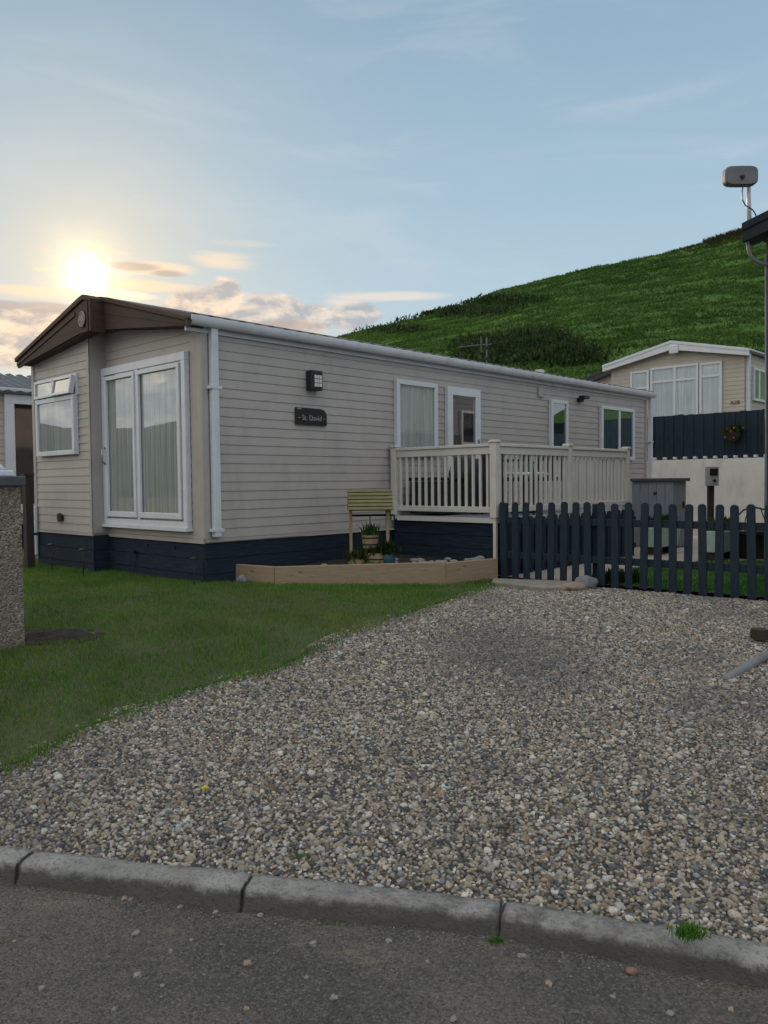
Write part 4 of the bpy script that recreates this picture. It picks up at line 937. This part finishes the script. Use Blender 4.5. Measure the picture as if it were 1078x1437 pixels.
# ------------------------------------------------------------------ gravel stones (geometry nodes, stuff)
def stone_nodes(dmax, dmin, lo, hi):
    ng = bpy.data.node_groups.new('stone_scatter', 'GeometryNodeTree')
    ng.interface.new_socket('Geometry', in_out='INPUT', socket_type='NodeSocketGeometry'); ng.interface.new_socket('Geometry', in_out='OUTPUT', socket_type='NodeSocketGeometry')
    N = ng.nodes.new; Lk = ng.links.new; gi, go = N('NodeGroupInput'), N('NodeGroupOutput')
    ds = N('GeometryNodeDistributePointsOnFaces'); ds.distribute_method = 'POISSON'; ds.inputs['Distance Min'].default_value = dmin; ds.inputs['Density Max'].default_value = dmax
    Lk(gi.outputs[0], ds.inputs['Mesh'])
    gti = N('GeometryNodeGeometryToInstance')
    for k in range(5):
        ico = N('GeometryNodeMeshIcoSphere'); ico.inputs['Radius'].default_value = 1; ico.inputs['Subdivisions'].default_value = 3
        ps = N('GeometryNodeInputPosition'); nt = N('ShaderNodeTexNoise'); nt.noise_dimensions = '4D'; nt.inputs['W'].default_value = k*7.3+1; nt.inputs['Scale'].default_value = .75; nt.inputs['Detail'].default_value = 1.5
        Lk(ps.outputs[0], nt.inputs['Vector'])
        sb_ = N('ShaderNodeVectorMath'); sb_.operation = 'SUBTRACT'; Lk(nt.outputs['Color'], sb_.inputs[0]); sb_.inputs[1].default_value = (.5, .5, .5)
        sc = N('ShaderNodeVectorMath'); sc.operation = 'SCALE'; Lk(sb_.outputs[0], sc.inputs[0]); sc.inputs['Scale'].default_value = 1.05
        sp_ = N('GeometryNodeSetPosition'); Lk(ico.outputs[0], sp_.inputs['Geometry']); Lk(sc.outputs[0], sp_.inputs['Offset'])
        ss = N('GeometryNodeSetShadeSmooth'); Lk(sp_.outputs[0], ss.inputs[0])
        stm = N('GeometryNodeSetMaterial'); Lk(ss.outputs[0], stm.inputs[0]); stm.inputs['Material'].default_value = M['stone']
        Lk(stm.outputs[0], gti.inputs[0])
    ip = N('GeometryNodeInstanceOnPoints'); Lk(ds.outputs['Points'], ip.inputs['Points']); Lk(gti.outputs[0], ip.inputs['Instance']); ip.inputs['Pick Instance'].default_value = True
    rr = N('FunctionNodeRandomValue'); rr.data_type = 'FLOAT_VECTOR'; rr.inputs[0].default_value = (-.5, -.5, 0); rr.inputs[1].default_value = (.5, .5, 6.28)
    Lk(rr.outputs[0], ip.inputs['Rotation'])
    r1 = N('FunctionNodeRandomValue'); r1.data_type = 'FLOAT_VECTOR'; r1.inputs[0].default_value = lo; r1.inputs[1].default_value = hi; r1.inputs['Seed'].default_value = 3
    # a long tail of larger stones
    r2 = N('FunctionNodeRandomValue'); r2.data_type = 'FLOAT'; r2.inputs[2].default_value = 0; r2.inputs[3].default_value = 1; r2.inputs['Seed'].default_value = 9
    pw = N('ShaderNodeMath'); pw.operation = 'POWER'; Lk(r2.outputs[1], pw.inputs[0]); pw.inputs[1].default_value = 9
    ma = N('ShaderNodeMath'); ma.operation = 'MULTIPLY_ADD'; Lk(pw.outputs[0], ma.inputs[0]); ma.inputs[1].default_value = 1.1; ma.inputs[2].default_value = .85
    vs_ = N('ShaderNodeVectorMath'); vs_.operation = 'SCALE'; Lk(r1.outputs[0], vs_.inputs[0]); Lk(ma.outputs[0], vs_.inputs['Scale']); Lk(vs_.outputs[0], ip.inputs['Scale'])
    jn = N('GeometryNodeJoinGeometry'); Lk(gi.outputs[0], jn.inputs[0]); Lk(ip.outputs[0], jn.inputs[0]); Lk(jn.outputs[0], go.inputs[0])
    return ng
gm = gravel.modifiers.new('stones', 'NODES'); gm.node_group = stone_nodes(7400, .0092, (.0062, .0055, .0045), (.0132, .0106, .0088))

# ------------------------------------------------------------------ small things on the ground
for k, (px, py, r) in enumerate(((175, 1262, 13), (184, 1263, 11), (253, 1274, 13), (303, 1281, 12), (366, 1285, 13), (191, 1311, 15), (347, 1354, 19), (193, 1370, 15), (59, 1387, 11), (269, 1320, 10), (440, 1326, 15), (545, 1322, 15), (770, 1382, 14), (733, 1343, 16), (940, 1424, 15), (1026, 1418, 12), (636, 1432, 12), (160, 1418, 10), (346, 1417, 12), (468, 1402, 13), (240, 1336, 10), (20, 1322, 9), (818, 1330, 10), (430, 1372, 9), (228, 1384, 9), (600, 1350, 9), (860, 1400, 9))):
    d = ray(px, py); p = EYE+d*(-EYE.z/d.z); r *= .0008
    o = rock('loose_pebble', (r*random.uniform(.9, 1.25), r*random.uniform(.8, 1.1), r*random.uniform(.55, .8)), M['pebble'] if k % 3 else M['boulder'], k+100, 3, .55, at0=(p.x, p.y, r*.25)); o.rotation_euler.z = random.uniform(0, 6)
    tag(o, 'small pale pebble lying loose on the asphalt road', 'pebble', 'loose pebbles on the road')
d = ray(887, 1367); p = EYE+d*(-EYE.z/d.z); o = rock('loose_pebble', (.019, .014, .011), M['brownpeb'], 77, 2, .25, at0=(p.x, p.y, .008)); tag(o, 'single reddish brown pebble on the road below the right kerb stone', 'pebble')
x, y = scatter_poly([(-2.2, .9), (2.2, .6), (1.9, 1.85), (.36, 2.52), (-2.2, 3.05)], 5200)
for k in range(1, len(K)-1):
    t_ = RNG.random(420); q_ = np.array(K[k].xy)[None]*(1-t_)[:, None]+np.array(K[min(k+1, len(K)-1)].xy)[None]*t_[:, None]-np.abs(RNG.normal(0, .05, 420))[:, None]*np.array([.16, .98])
    x = np.concatenate([x, q_[:, 0]]); y = np.concatenate([y, q_[:, 1]-.006])
GM = MB()
for a, b in zip(x, y):
    r = random.uniform(.001, .0038)*(1 if random.random() < .93 else 1.9); t = random.uniform(0, 6)
    c = Vector((a, b, r*.4)); ax = Vector((math.cos(t), math.sin(t), 0))*r; ay = Vector((-math.sin(t), math.cos(t), 0))*r*.8; az_ = Vector((0, 0, r*.7))
    GM.add([c+ax, c+ay, c-ax, c-ay, c+az_+ax*.2, c-az_], [(0, 1, 4), (1, 2, 4), (2, 3, 4), (3, 0, 4)])
kind(build('road_grit', GM, M['boulderg']), 'stuff')
def weed(px, py, z, n, sp, h, label, mat='weed'):
    d = ray(px, py); p = gp(px, py) if z is None else EYE+d*((z-EYE.z)/d.z)
    pts = np.array([[p.x, p.y, p.z-.003]])+RNG.normal(size=(n, 3))*np.array([sp, sp*.6, 0]); o = blades_mesh('weed_tuft', pts, RNG.uniform(h*.4, h, n), RNG.uniform(.003, .006, n), M[mat], 1.3); tag(o, label, 'weed', 'weeds at the kerb and in the gravel')
weed(966, 1312, .11, 260, .022, .045, 'bright green grass tuft behind the right kerb stone at the gravel edge')
weed(697, 1322, .0, 90, .012, .03, 'small green weed at the foot of the kerb joint right of the middle stone')
weed(27, 1222, .03, 120, .008, .06, 'green weed growing in the leftmost kerb joint')
weed(425, 1203, None, 34, .03, .022, 'faint sprig of green growing through the gravel near the middle kerb stone')
weed(714, 1162, None, 30, .035, .02, 'faint sprig of green in the gravel, uphill of the kerb joint', 'leaf')
weed(459, 1296, .0, 50, .02, .015, 'low mossy weed on the road below the middle kerb stone', 'lawn')
p = gp(288, 1113); dd = thing('dandelion', 'single yellow dandelion flower in the gravel', 'flower', (p.x, p.y, p.z))
hd = MB()
for ring_, (r, z, n) in enumerate(((.017, .022, 16), (.012, .026, 12), (.006, .029, 8))):
    for k in range(n):
        t = 2*math.pi*(k+.3*ring_)/n; ax = Vector((math.cos(t), math.sin(t), 0)); sd_ = Vector((-ax.y, ax.x, 0)); c = Vector((p.x, p.y, p.z+z))
        hd.add([c-sd_*.001, c+sd_*.001, c+ax*r+sd_*.002+Vector((0, 0, .003)), c+ax*r-sd_*.002+Vector((0, 0, .003))], [(0, 1, 2, 3)])
build('petals', hd, M['yellow'], dd); build('stem', MB().tube([(p.x, p.y, p.z-.01), (p.x, p.y, p.z+.024)], .002, 6), M['leaf'], dd)
# slab and boulders at the gate
slab = [gp(q[0], q[1]) for q in ((692, 816), (798, 820), (802, 828), (762, 829), (690, 821))]
slb = MB().prism([(v.x, v.y, .40) for v in slab], (0, 0, .062)); o = build('stone_slab', slb, M['slab'], bevel=.012); tag(o, 'flat concrete step slab lying at the foot of the picket fence', 'slab')
p = gp(806, 828); o = rock('boulder', (.13, .085, .055), M['boulder'], 5, 4, .22, at0=(p.x, p.y+.03, p.z+.02)); tag(o, 'flat sandy boulder at the end of the slab', 'boulder')
p = gp(826, 825); o = rock('boulder', (.115, .10, .085), M['boulderg'], 9, 4, .2, at0=(p.x-.01, p.y+.06, p.z+.035)); tag(o, 'rounded grey boulder behind the sandy one, against the fence', 'boulder')
p = gp(338, 819); o = rock('garden_stone', (.05, .045, .05), M['boulderg'], 12, 3, .3, at0=(p.x, p.y+.05, p.z+.03)); tag(o, 'small grey stone at the left end of the sleeper bed', 'stone')
for k, (px, n_) in enumerate(((852, 260), (878, 220))):
    p = gp(px, 823)+fn*.12; pts = np.array([[p.x, p.y, .44]])+RNG.normal(size=(n_, 3))*np.array([.06, .05, 0]); o = blades_mesh('low_plant', pts, RNG.uniform(.06, .2, n_), RNG.uniform(.01, .022, n_), M['darkleaf'], .9)
    tag(o, ('dark low plant behind the pickets beside the boulders', 'dark low plant behind the pickets, right of its twin')[k], 'plant')
# block and pipe at the right edge
p = gp(1067, 899); o = thing('timber_block', 'dark brown timber block with an iron stay, on the gravel at the right edge', 'timber block', (p.x, p.y, p.z), rz=.2)
build('block', MB().box(-.045, .045, -.05, .05, .01, .085), M['dwood'], o, bevel=.004); build('stay', MB().tube([(.02, -.03, .05), (.14, -.10, .005)], .010, 8).tube([(0, 0, -.02), (0, 0, .02)], .014, 8), M['dwood'], o)
a, b = gp(1017, 952), gp(1100, 912); o = build('drain_pipe', MB().tube([a+Vector((0, 0, -.012)), a.lerp(b, .5)+Vector((0, 0, .014)), b+Vector((0, 0, .02))], .030, 14), M['drain'], smooth=True); tag(o, 'length of grey pipe half buried in the gravel at the right edge', 'pipe')
# stake lights along the skirting
SL = ['black solar stake light furthest left by the caravan skirting', 'black solar stake light left of the caravan corner panel', 'black solar stake light under the left leaf of the patio door', 'black solar stake light at the near corner of the caravan']
for k, (px, pb0, pt0) in enumerate(((73, 801, 762), (117, 809, 769), (188, 806, 773), (273, 821, 781))):
    p = gp(px, pb0); h = (pb0-pt0)*p.y/1115; t = thing('stake_light', SL[k], 'garden light', (p.x, p.y, p.z), rz=0, group='stake lights along the skirting')
    build('stake', MB().tube([(0, 0, -.05), (0, 0, h*.55)], .008, 8), M['black'], t)
    lt = MB()
    for sx in (-1, 1): lt.tube([(0, 0, h*.53), (sx*.028, 0, h*.68), (sx*.036, 0, h*.82), (sx*.03, 0, h*.93)], .0055, 6)
    build('lantern', lt, M['black'], t); build('cap', MB().lathe([(.04, h*.92), (.042, h*.95), (.02, h)], (0, 0, 0), 14), M['black'], t)
# pebbledash boundary wall at the left, with slate cap and ornament
pw = gp(35, 905); wu, wv = loc(pw); zc = 1.5
pwall = thing('pebbledash_wall', 'pebbledash boundary wall with a slate cap at the left edge of the lawn', 'wall', (wu, wv, pw.z-.03), local=True)
build('wall_face', MB().box(wu-4.0, wu, wv, wv+.22, pw.z-.1, zc), M['pebbledash'], pwall)
build('cap', MB().box(wu-4.0, wu+.03, wv-.035, wv+.255, zc, zc+.072), M['slate'], pwall, bevel=.008)
c = at(-8, 668, pw.y-.08); cu, cv_ = loc(c)
orn = thing('ornament', 'white moulded plaster ornament standing on the slate cap', 'ornament', (cu, cv_+.12, zc+.072), local=True)
build('plinth', MB().box(cu-.16, cu+.135, cv_-.02, cv_+.24, zc+.072, zc+.115), M['plaster'], orn, bevel=.008)
build('body', MB().lathe([(.13, .11), (.135, .13), (.11, .15), (.085, .18), (.07, .22), (.065, .27), (.08, .31), (.10, .34), (.09, .36)], (cu-.015, cv_+.11, zc), 24), M['plaster'], orn, smooth=True)
pt = at(41.5, 790, 9.6); zt = 1.5+(682-668)*9.6/1115
o = thing('timber_post', 'dark brown timber gate post between the pebbledash wall and the caravan', 'post', (pt.x, pt.y, .45), rz=RZ)
build('post', MB().box(-.045, .05, -.05, .05, 0, zt-.45), M['dwood'], o, bevel=.006); build('cap', MB().box(-.06, .06, -.06, .06, zt-.45, zt-.42), M['dwood'], o); build('latch', MB().box(.04, .10, -.02, .02, .45, .48), M['black'], o)

# ================================================================== the hill
RY = 95.0
pts_ = [(-200, 600), (100, 570), (300, 535), (480, 475), (560, 455), (640, 437), (700, 412), (760, 396), (830, 380), (930, 360), (985, 346), (1030, 333), (1100, 315), (1250, 290), (1500, 270), (2200, 260)]
RX = np.array([(p-539)/1115*RY for p, _ in pts_]); RH = np.array([1.5+((677-.0105*(p-539))-q)/1115*RY for p, q in pts_])
def hill_h(X, Y):
    H = np.interp(X, RX, RH); s = np.clip((Y-30)/(RY-30), 0, 1)**.92
    return 1.8+(H-1.8)*s - np.maximum(Y-RY, 0)*.12
xs = np.linspace(-70, 150, 330); ys = np.concatenate([np.linspace(29, 96, 190), np.linspace(97, 150, 20)])
GX, GY = np.meshgrid(xs, ys); GZ = hill_h(GX, GY)
nzv = np.array([noise.noise(Vector((a*.06+b*.10, b*.22-a*.05, c*.5)))*1.0+.45*noise.noise(Vector((a*.22, b*.6, 3)))+.18*noise.noise(Vector((a*.8, b*1.6, 7))) for a, b, c in zip(GX.ravel(), GY.ravel(), GZ.ravel())]).reshape(GX.shape)
GZ = GZ+nzv*np.clip((GY-29)/12, 0, 1)*.30
hm = bpy.data.meshes.new('hill'); ny, nx = GX.shape
V = np.stack([GX, GY, GZ], 2).reshape(-1, 3); hm.vertices.add(len(V)); hm.vertices.foreach_set('co', V.astype(np.float32).ravel())
ii = (np.arange(ny-1)[:, None]*nx+np.arange(nx-1)[None]).ravel(); fcs = np.stack([ii, ii+1, ii+nx+1, ii+nx], 1)
hm.loops.add(fcs.size); hm.loops.foreach_set('vertex_index', fcs.ravel().astype(np.int32)); hm.polygons.add(len(fcs)); hm.polygons.foreach_set('loop_start', (np.arange(len(fcs))*4).astype(np.int32)); hm.polygons.foreach_set('use_smooth', np.ones(len(fcs), bool))
hm.materials.append(M['hill']); hm.update(calc_edges=True); hm.validate()
ho = bpy.data.objects.new('hill', hm); COL.objects.link(ho); kind(ho, 'structure')
def hz(x, y):
    """height of the hill mesh (bilinear)"""
    fx = np.clip((x-xs[0])/(xs[1]-xs[0]), 0, nx-1.001); ix = fx.astype(int); fx = fx-ix
    iy = np.clip(np.searchsorted(ys, y)-1, 0, ny-2); fy_ = np.clip((y-ys[iy])/(ys[iy+1]-ys[iy]), 0, 1)
    return (GZ[iy, ix]*(1-fx)+GZ[iy, ix+1]*fx)*(1-fy_)+(GZ[iy+1, ix]*(1-fx)+GZ[iy+1, ix+1]*fx)*fy_
n = 420000; y = RNG.uniform(33, 97, n); x = RNG.uniform(-16, 56, n); k = (x/y > -.16) & (x/y < .53); x, y = x[k], y[k]
cl_ = np.array([noise.noise(Vector((a*.35+b*.2, b*.8, 0)))+.6*noise.noise(Vector((a*1.1, b*2.0, 4))) for a, b in zip(x, y)])
k = RNG.random(len(x)) < np.clip(.55+cl_*.7, .12, 1); x, y, cl_ = x[k], y[k], cl_[k]
print('hill blades', len(x))
P = np.stack([x, y, hz(x, y)-.03], 1); kind(blades_mesh('hill_grass', P, RNG.uniform(.10, .30, len(x))*np.clip(1+.8*cl_, .3, 1.9), RNG.uniform(.06, .16, len(x)), M['hillgrass'], 1.3), 'stuff')
def hit_hill(px, py):
    d = ray(px, py); d = d/d.y
    for Y in np.arange(31, 96, .5):
        p = EYE+d*Y
        if p.z <= float(hz(np.array([p.x]), np.array([Y]))[0]): return p
    return EYE+d*95
P = []
for px, py, sx, sy, n in ((750, 490, 34, 13, 6000), (700, 500, 40, 9, 3600), (800, 505, 30, 6, 1400), (672, 487, 20, 6, 1000), (640, 440, 60, 4, 1200), (700, 425, 50, 4, 1000), (560, 466, 40, 3, 400)):
    for _ in range(n//4):
        p = hit_hill(px+random.gauss(0, sx*.6), py+random.gauss(0, sy*.6))
        for _ in range(4): P.append((p.x+random.gauss(0, .5), p.y+random.gauss(0, .7)))
P = np.array(P); pz = hz(P[:, 0], P[:, 1]); P3 = np.stack([P[:, 0], P[:, 1], pz+RNG.uniform(-.05, .45, len(P))], 1)
kind(blades_mesh('bracken', P3, RNG.uniform(.2, .55, len(P)), RNG.uniform(.10, .26, len(P)), M['bracken'], 1.5), 'stuff')
P = []
for x0, x1, n, hh in ((985, 1045, 1800, 1), (950, 1000, 300, .5), (700, 930, 150, .2), (1045, 1100, 1200, 1)):
    for _ in range(n):
        X = (random.uniform(x0, x1)-539)/1115*RY; P.append((X, RY+random.gauss(-.6, 1.2), hh))
P = np.array(P); pz = hz(P[:, 0], P[:, 1]); n = len(P)
kind(blades_mesh('ridge_scrub', np.stack([P[:, 0], P[:, 1], pz-.05], 1), RNG.uniform(.2, .75, n)*P[:, 2], RNG.uniform(.05, .2, n), M['ridgescrub'], .7), 'stuff')
# low headland round to the left and behind
hb_ = MB(); R0_, nseg = 130, 60
for k in range(nseg):
    pass
vs = []
for k in range(nseg+1):
    t = rad(-38)-rad(150)*k/nseg; hh = 11+3.5*noise.noise(Vector((k*.21, 0, 0)))+1.2*noise.noise(Vector((k*.7, 2, 0))); hh *= min(1, k/6)
    for r, z in ((70, .3), (100, hh*.55), (130, hh), (170, hh*.9)): vs.append((r*math.sin(t), r*math.cos(t), z))
hb_.add(vs, [(k*4+j, k*4+j+1, (k+1)*4+j+1, (k+1)*4+j) for k in range(nseg) for j in range(3)])
kind(build('headland', hb_, M['headland'], smooth=True), 'structure')

# ================================================================== light
sd_ = ray(123, 385).normalized(); s_el = math.asin(sd_.z); s_az = math.atan2(sd_.x, sd_.y)
sun = bpy.data.lights.new('sun', 'SUN'); sun.energy = 2.0; sun.angle = rad(1.5); sun.color = (1, .80, .58)
so_ = bpy.data.objects.new('sun', sun); COL.objects.link(so_); so_.rotation_euler = sd_.to_track_quat('Z', 'Y').to_euler()
w = bpy.data.worlds.new('World'); S.world = w; w.use_nodes = True; nt = w.node_tree; g = NG(nt)
bg = nt.nodes['Background']; bg.inputs[1].default_value = .1
sky = g.n('ShaderNodeTexSky', sky_type='NISHITA'); sky.sun_disc = False; sky.sun_elevation = s_el; sky.sun_rotation = s_az
sky.air_density = 1.0; sky.dust_density = 1.2; sky.ozone_density = 1.5; sky.altitude = 0
tc = g.n('ShaderNodeTexCoord'); dirv = tc.outputs['Generated']
sx = g.n('ShaderNodeSeparateXYZ'); g.put(sx.inputs[0], dirv)
az = g.math('ARCTAN2', sx.outputs[0], sx.outputs[1]); el = g.math('ARCSINE', sx.outputs[2])
cb_ = g.n('ShaderNodeCombineXYZ'); g.put(cb_.inputs[0], az); g.put(cb_.inputs[1], g.math('MULTIPLY', el, 2.0))
av = cb_.outputs[0]
dt = g.n('ShaderNodeVectorMath', operation='DOT_PRODUCT'); g.put(dt.inputs[0], dirv); dt.inputs[1].default_value = tuple(sd_)
ang = g.math('ARCCOSINE', g.math('MINIMUM', dt.outputs['Value'], .99999))
def gauss(x, w_): return g.math('POWER', 2.718, g.math('MULTIPLY', g.math('POWER', g.math('DIVIDE', x, w_), 2.0), -1.0))
def expo(x, w_): return g.math('POWER', 2.718, g.math('DIVIDE', x, -w_))
SKYGAIN = .30
base = g.n('ShaderNodeVectorMath', operation='SCALE'); g.put(base.inputs[0], sky.outputs[0]); base.inputs['Scale'].default_value = SKYGAIN
col = base.outputs[0]
# thin milky veil, warmer round the sun
veil = g.ramp(g.math('DIVIDE', el, 1.57, clamp=True), [(0, (.68, .75, .77)), (.12, (.53, .69, .79)), (.22, (.41, .59, .73)), (.35, (.30, .46, .61)), (.44, (.42, .52, .62)), (.60, (1.0, 1.05, 1.08)), (1, (1.15, 1.18, 1.18))])  # overhead part raised, above the view, to add light on the ground
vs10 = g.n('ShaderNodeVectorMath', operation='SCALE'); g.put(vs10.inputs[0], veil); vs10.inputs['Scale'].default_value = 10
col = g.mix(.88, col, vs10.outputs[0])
# sky behind the camera, brightened to add light on ground and walls
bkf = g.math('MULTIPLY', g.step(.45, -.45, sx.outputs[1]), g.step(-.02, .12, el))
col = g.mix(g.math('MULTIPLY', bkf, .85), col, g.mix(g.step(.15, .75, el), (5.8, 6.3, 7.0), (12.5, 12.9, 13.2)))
crm = g.math('MULTIPLY', g.math('MULTIPLY', g.step(-.55, -1.1, az), g.step(-2.9, -1.9, az)), g.step(.75, .25, el))  # cream sky at the left, mirrored in the panes
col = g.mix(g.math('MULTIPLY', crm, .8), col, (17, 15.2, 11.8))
cir = g.step(.46, .74, g.noise(g.mapv(av, (1, 2.2, 1), (3, 1, 0)), 3.2, 7, .6, .5))
col = g.mix(g.math('MULTIPLY', cir, .22), col, (7.2, 7.5, 7.7))
warm = expo(ang, .115)
col = g.mix(g.math('MULTIPLY', warm, .75, clamp=True), col, (10.0, 7.9, 5.0))
# broken cloud: soft blobs roughened by noise, rims towards the sun bright
def blob(px, py, wx_, wy_):
    d = ray(px, py).normalized(); a, e = math.atan2(d.x, d.y), math.asin(d.z)
    dx = g.math('DIVIDE', g.math('SUBTRACT', az, a), wx_/1115); dy = g.math('DIVIDE', g.math('SUBTRACT', el, e), wy_/1115)
    return g.math('POWER', 2.718, g.math('MULTIPLY', g.math('ADD', g.math('MULTIPLY', dx, dx), g.math('MULTIPLY', dy, dy)), -1.0))
def mx_(a, b): return g.math('MAXIMUM', a, b)
n1 = g.noise(av, 15, 9, .60, .2); off = g.n('ShaderNodeVectorMath', operation='ADD'); g.put(off.inputs[0], av); off.inputs[1].default_value = (-.010, .014, 0)
n2 = g.noise(off.outputs[0], 15, 9, .60, .2)
cum = None
for q in ((285, 432, 50, 30), (318, 418, 24, 26), (385, 442, 60, 30), (440, 446, 34, 22), (497, 446, 42, 22), (30, 455, 75, 26), (20, 490, 90, 25), (-120, 470, 120, 40), (560, 480, 60, 12)):
    b_ = blob(*q); cum = b_ if cum is None else mx_(cum, b_)
lowband = g.math('MULTIPLY', g.step(.24, .06, el), g.math('MULTIPLY', g.step(-.45, -.75, az), .75))
cum = mx_(cum, lowband)
dens = g.step(.44, .58, g.math('MULTIPLY_ADD', cum, .52, g.math('MULTIPLY', n1, .55)))
lit = g.math('MULTIPLY_ADD', g.math('SUBTRACT', n1, n2), 5.5, .42, clamp=True)
near = expo(ang, .24)
cshade = g.mix(expo(ang, .20), (4.0, 4.7, 5.4), (6.8, 5.2, 4.2)); clit = g.mix(near, (6.9, 7.0, 7.0), (13.5, 9.4, 5.4))
col = g.mix(g.math('MULTIPLY', dens, .92), col, g.mix(lit, cshade, clit))
# high warm streaks
sn = g.noise(g.mapv(av, (1, 3.2, 1)), 15, 7, .6, .4)
st_ = None
for q, k in (((222, 377, 58, 10), 1.15), ((312, 366, 52, 15), .95), ((345, 342, 62, 9), .55), ((545, 416, 105, 8), 1.0), ((480, 424, 40, 8), .8), ((60, 378, 18, 4), .8), ((150, 412, 75, 7), 1.0), ((165, 355, 40, 7), .5), ((215, 402, 90, 10), .85), ((30, 408, 70, 10), .9), ((70, 350, 40, 8), .5), ((135, 348, 30, 7), .7)):
    b_ = g.math('MULTIPLY', blob(*q), k); st_ = b_ if st_ is None else mx_(st_, b_)
sdn = g.step(.40, .78, g.math('MULTIPLY_ADD', st_, .62, g.math('MULTIPLY', sn, .42)))
col = g.mix(g.math('MULTIPLY', sdn, .9), col, g.mix(expo(ang, .17), (7.6, 7.4, 7.2), (12.5, 8.6, 4.6)))
# grey undersides
gs = None
for q in ((188, 374, 46, 8), (236, 384, 32, 6), (66, 432, 66, 10), (10, 428, 50, 8), (300, 452, 60, 12), (400, 458, 70, 12)):
    b_ = blob(*q); gs = b_ if gs is None else mx_(gs, b_)
gdn = g.step(.45, .85, g.math('MULTIPLY_ADD', gs, .75, g.math('MULTIPLY', sn, .35)))
col = g.mix(g.math('MULTIPLY', gdn, .75), col, (5.2, 4.3, 3.9))
# the sun itself behind thin cloud
n3 = g.noise(g.mapv(av, (1, 1.6, 1)), 55, 6, .6)
core = gauss(g.math('MULTIPLY_ADD', g.math('SUBTRACT', n3, .5), .034, ang), .0155)
hot = g.math('MULTIPLY', g.step(.5, .8, g.math('MULTIPLY_ADD', mx_(blob(160, 414, 75, 9), blob(120, 400, 45, 12)), .7, g.math('MULTIPLY', n3, .35))), 3.5)
glow = g.math('MULTIPLY_ADD', core, 22.0, g.math('ADD', hot, g.math('MULTIPLY_ADD', gauss(g.math('MULTIPLY_ADD', g.math('SUBTRACT', n1, .5), .05, ang), .040), 3.5, g.math('MULTIPLY', expo(ang, .07), 1.6))))
ga = g.n('ShaderNodeVectorMath', operation='SCALE'); ga.inputs[0].default_value = (1.0, .80, .46); g.put(ga.inputs['Scale'], glow)
ad = g.n('ShaderNodeVectorMath', operation='ADD'); g.put(ad.inputs[0], col); g.put(ad.inputs[1], ga.outputs[0])
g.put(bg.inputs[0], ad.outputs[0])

# ------------------------------------------------------------------ render settings
S.render.engine = 'CYCLES'; S.cycles.use_denoising = True
S.view_settings.view_transform = 'Standard'; S.view_settings.look = 'None'; S.view_settings.gamma = 1; S.view_settings.exposure = 0.0; S.view_settings.use_curve_mapping = False
S.cycles.max_bounces = 6; S.cycles.diffuse_bounces = 3; S.cycles.glossy_bounces = 3; S.cycles.transparent_max_bounces = 8; S.cycles.sample_clamp_indirect = 4
S.render.resolution_x = 768; S.render.resolution_y = 1024
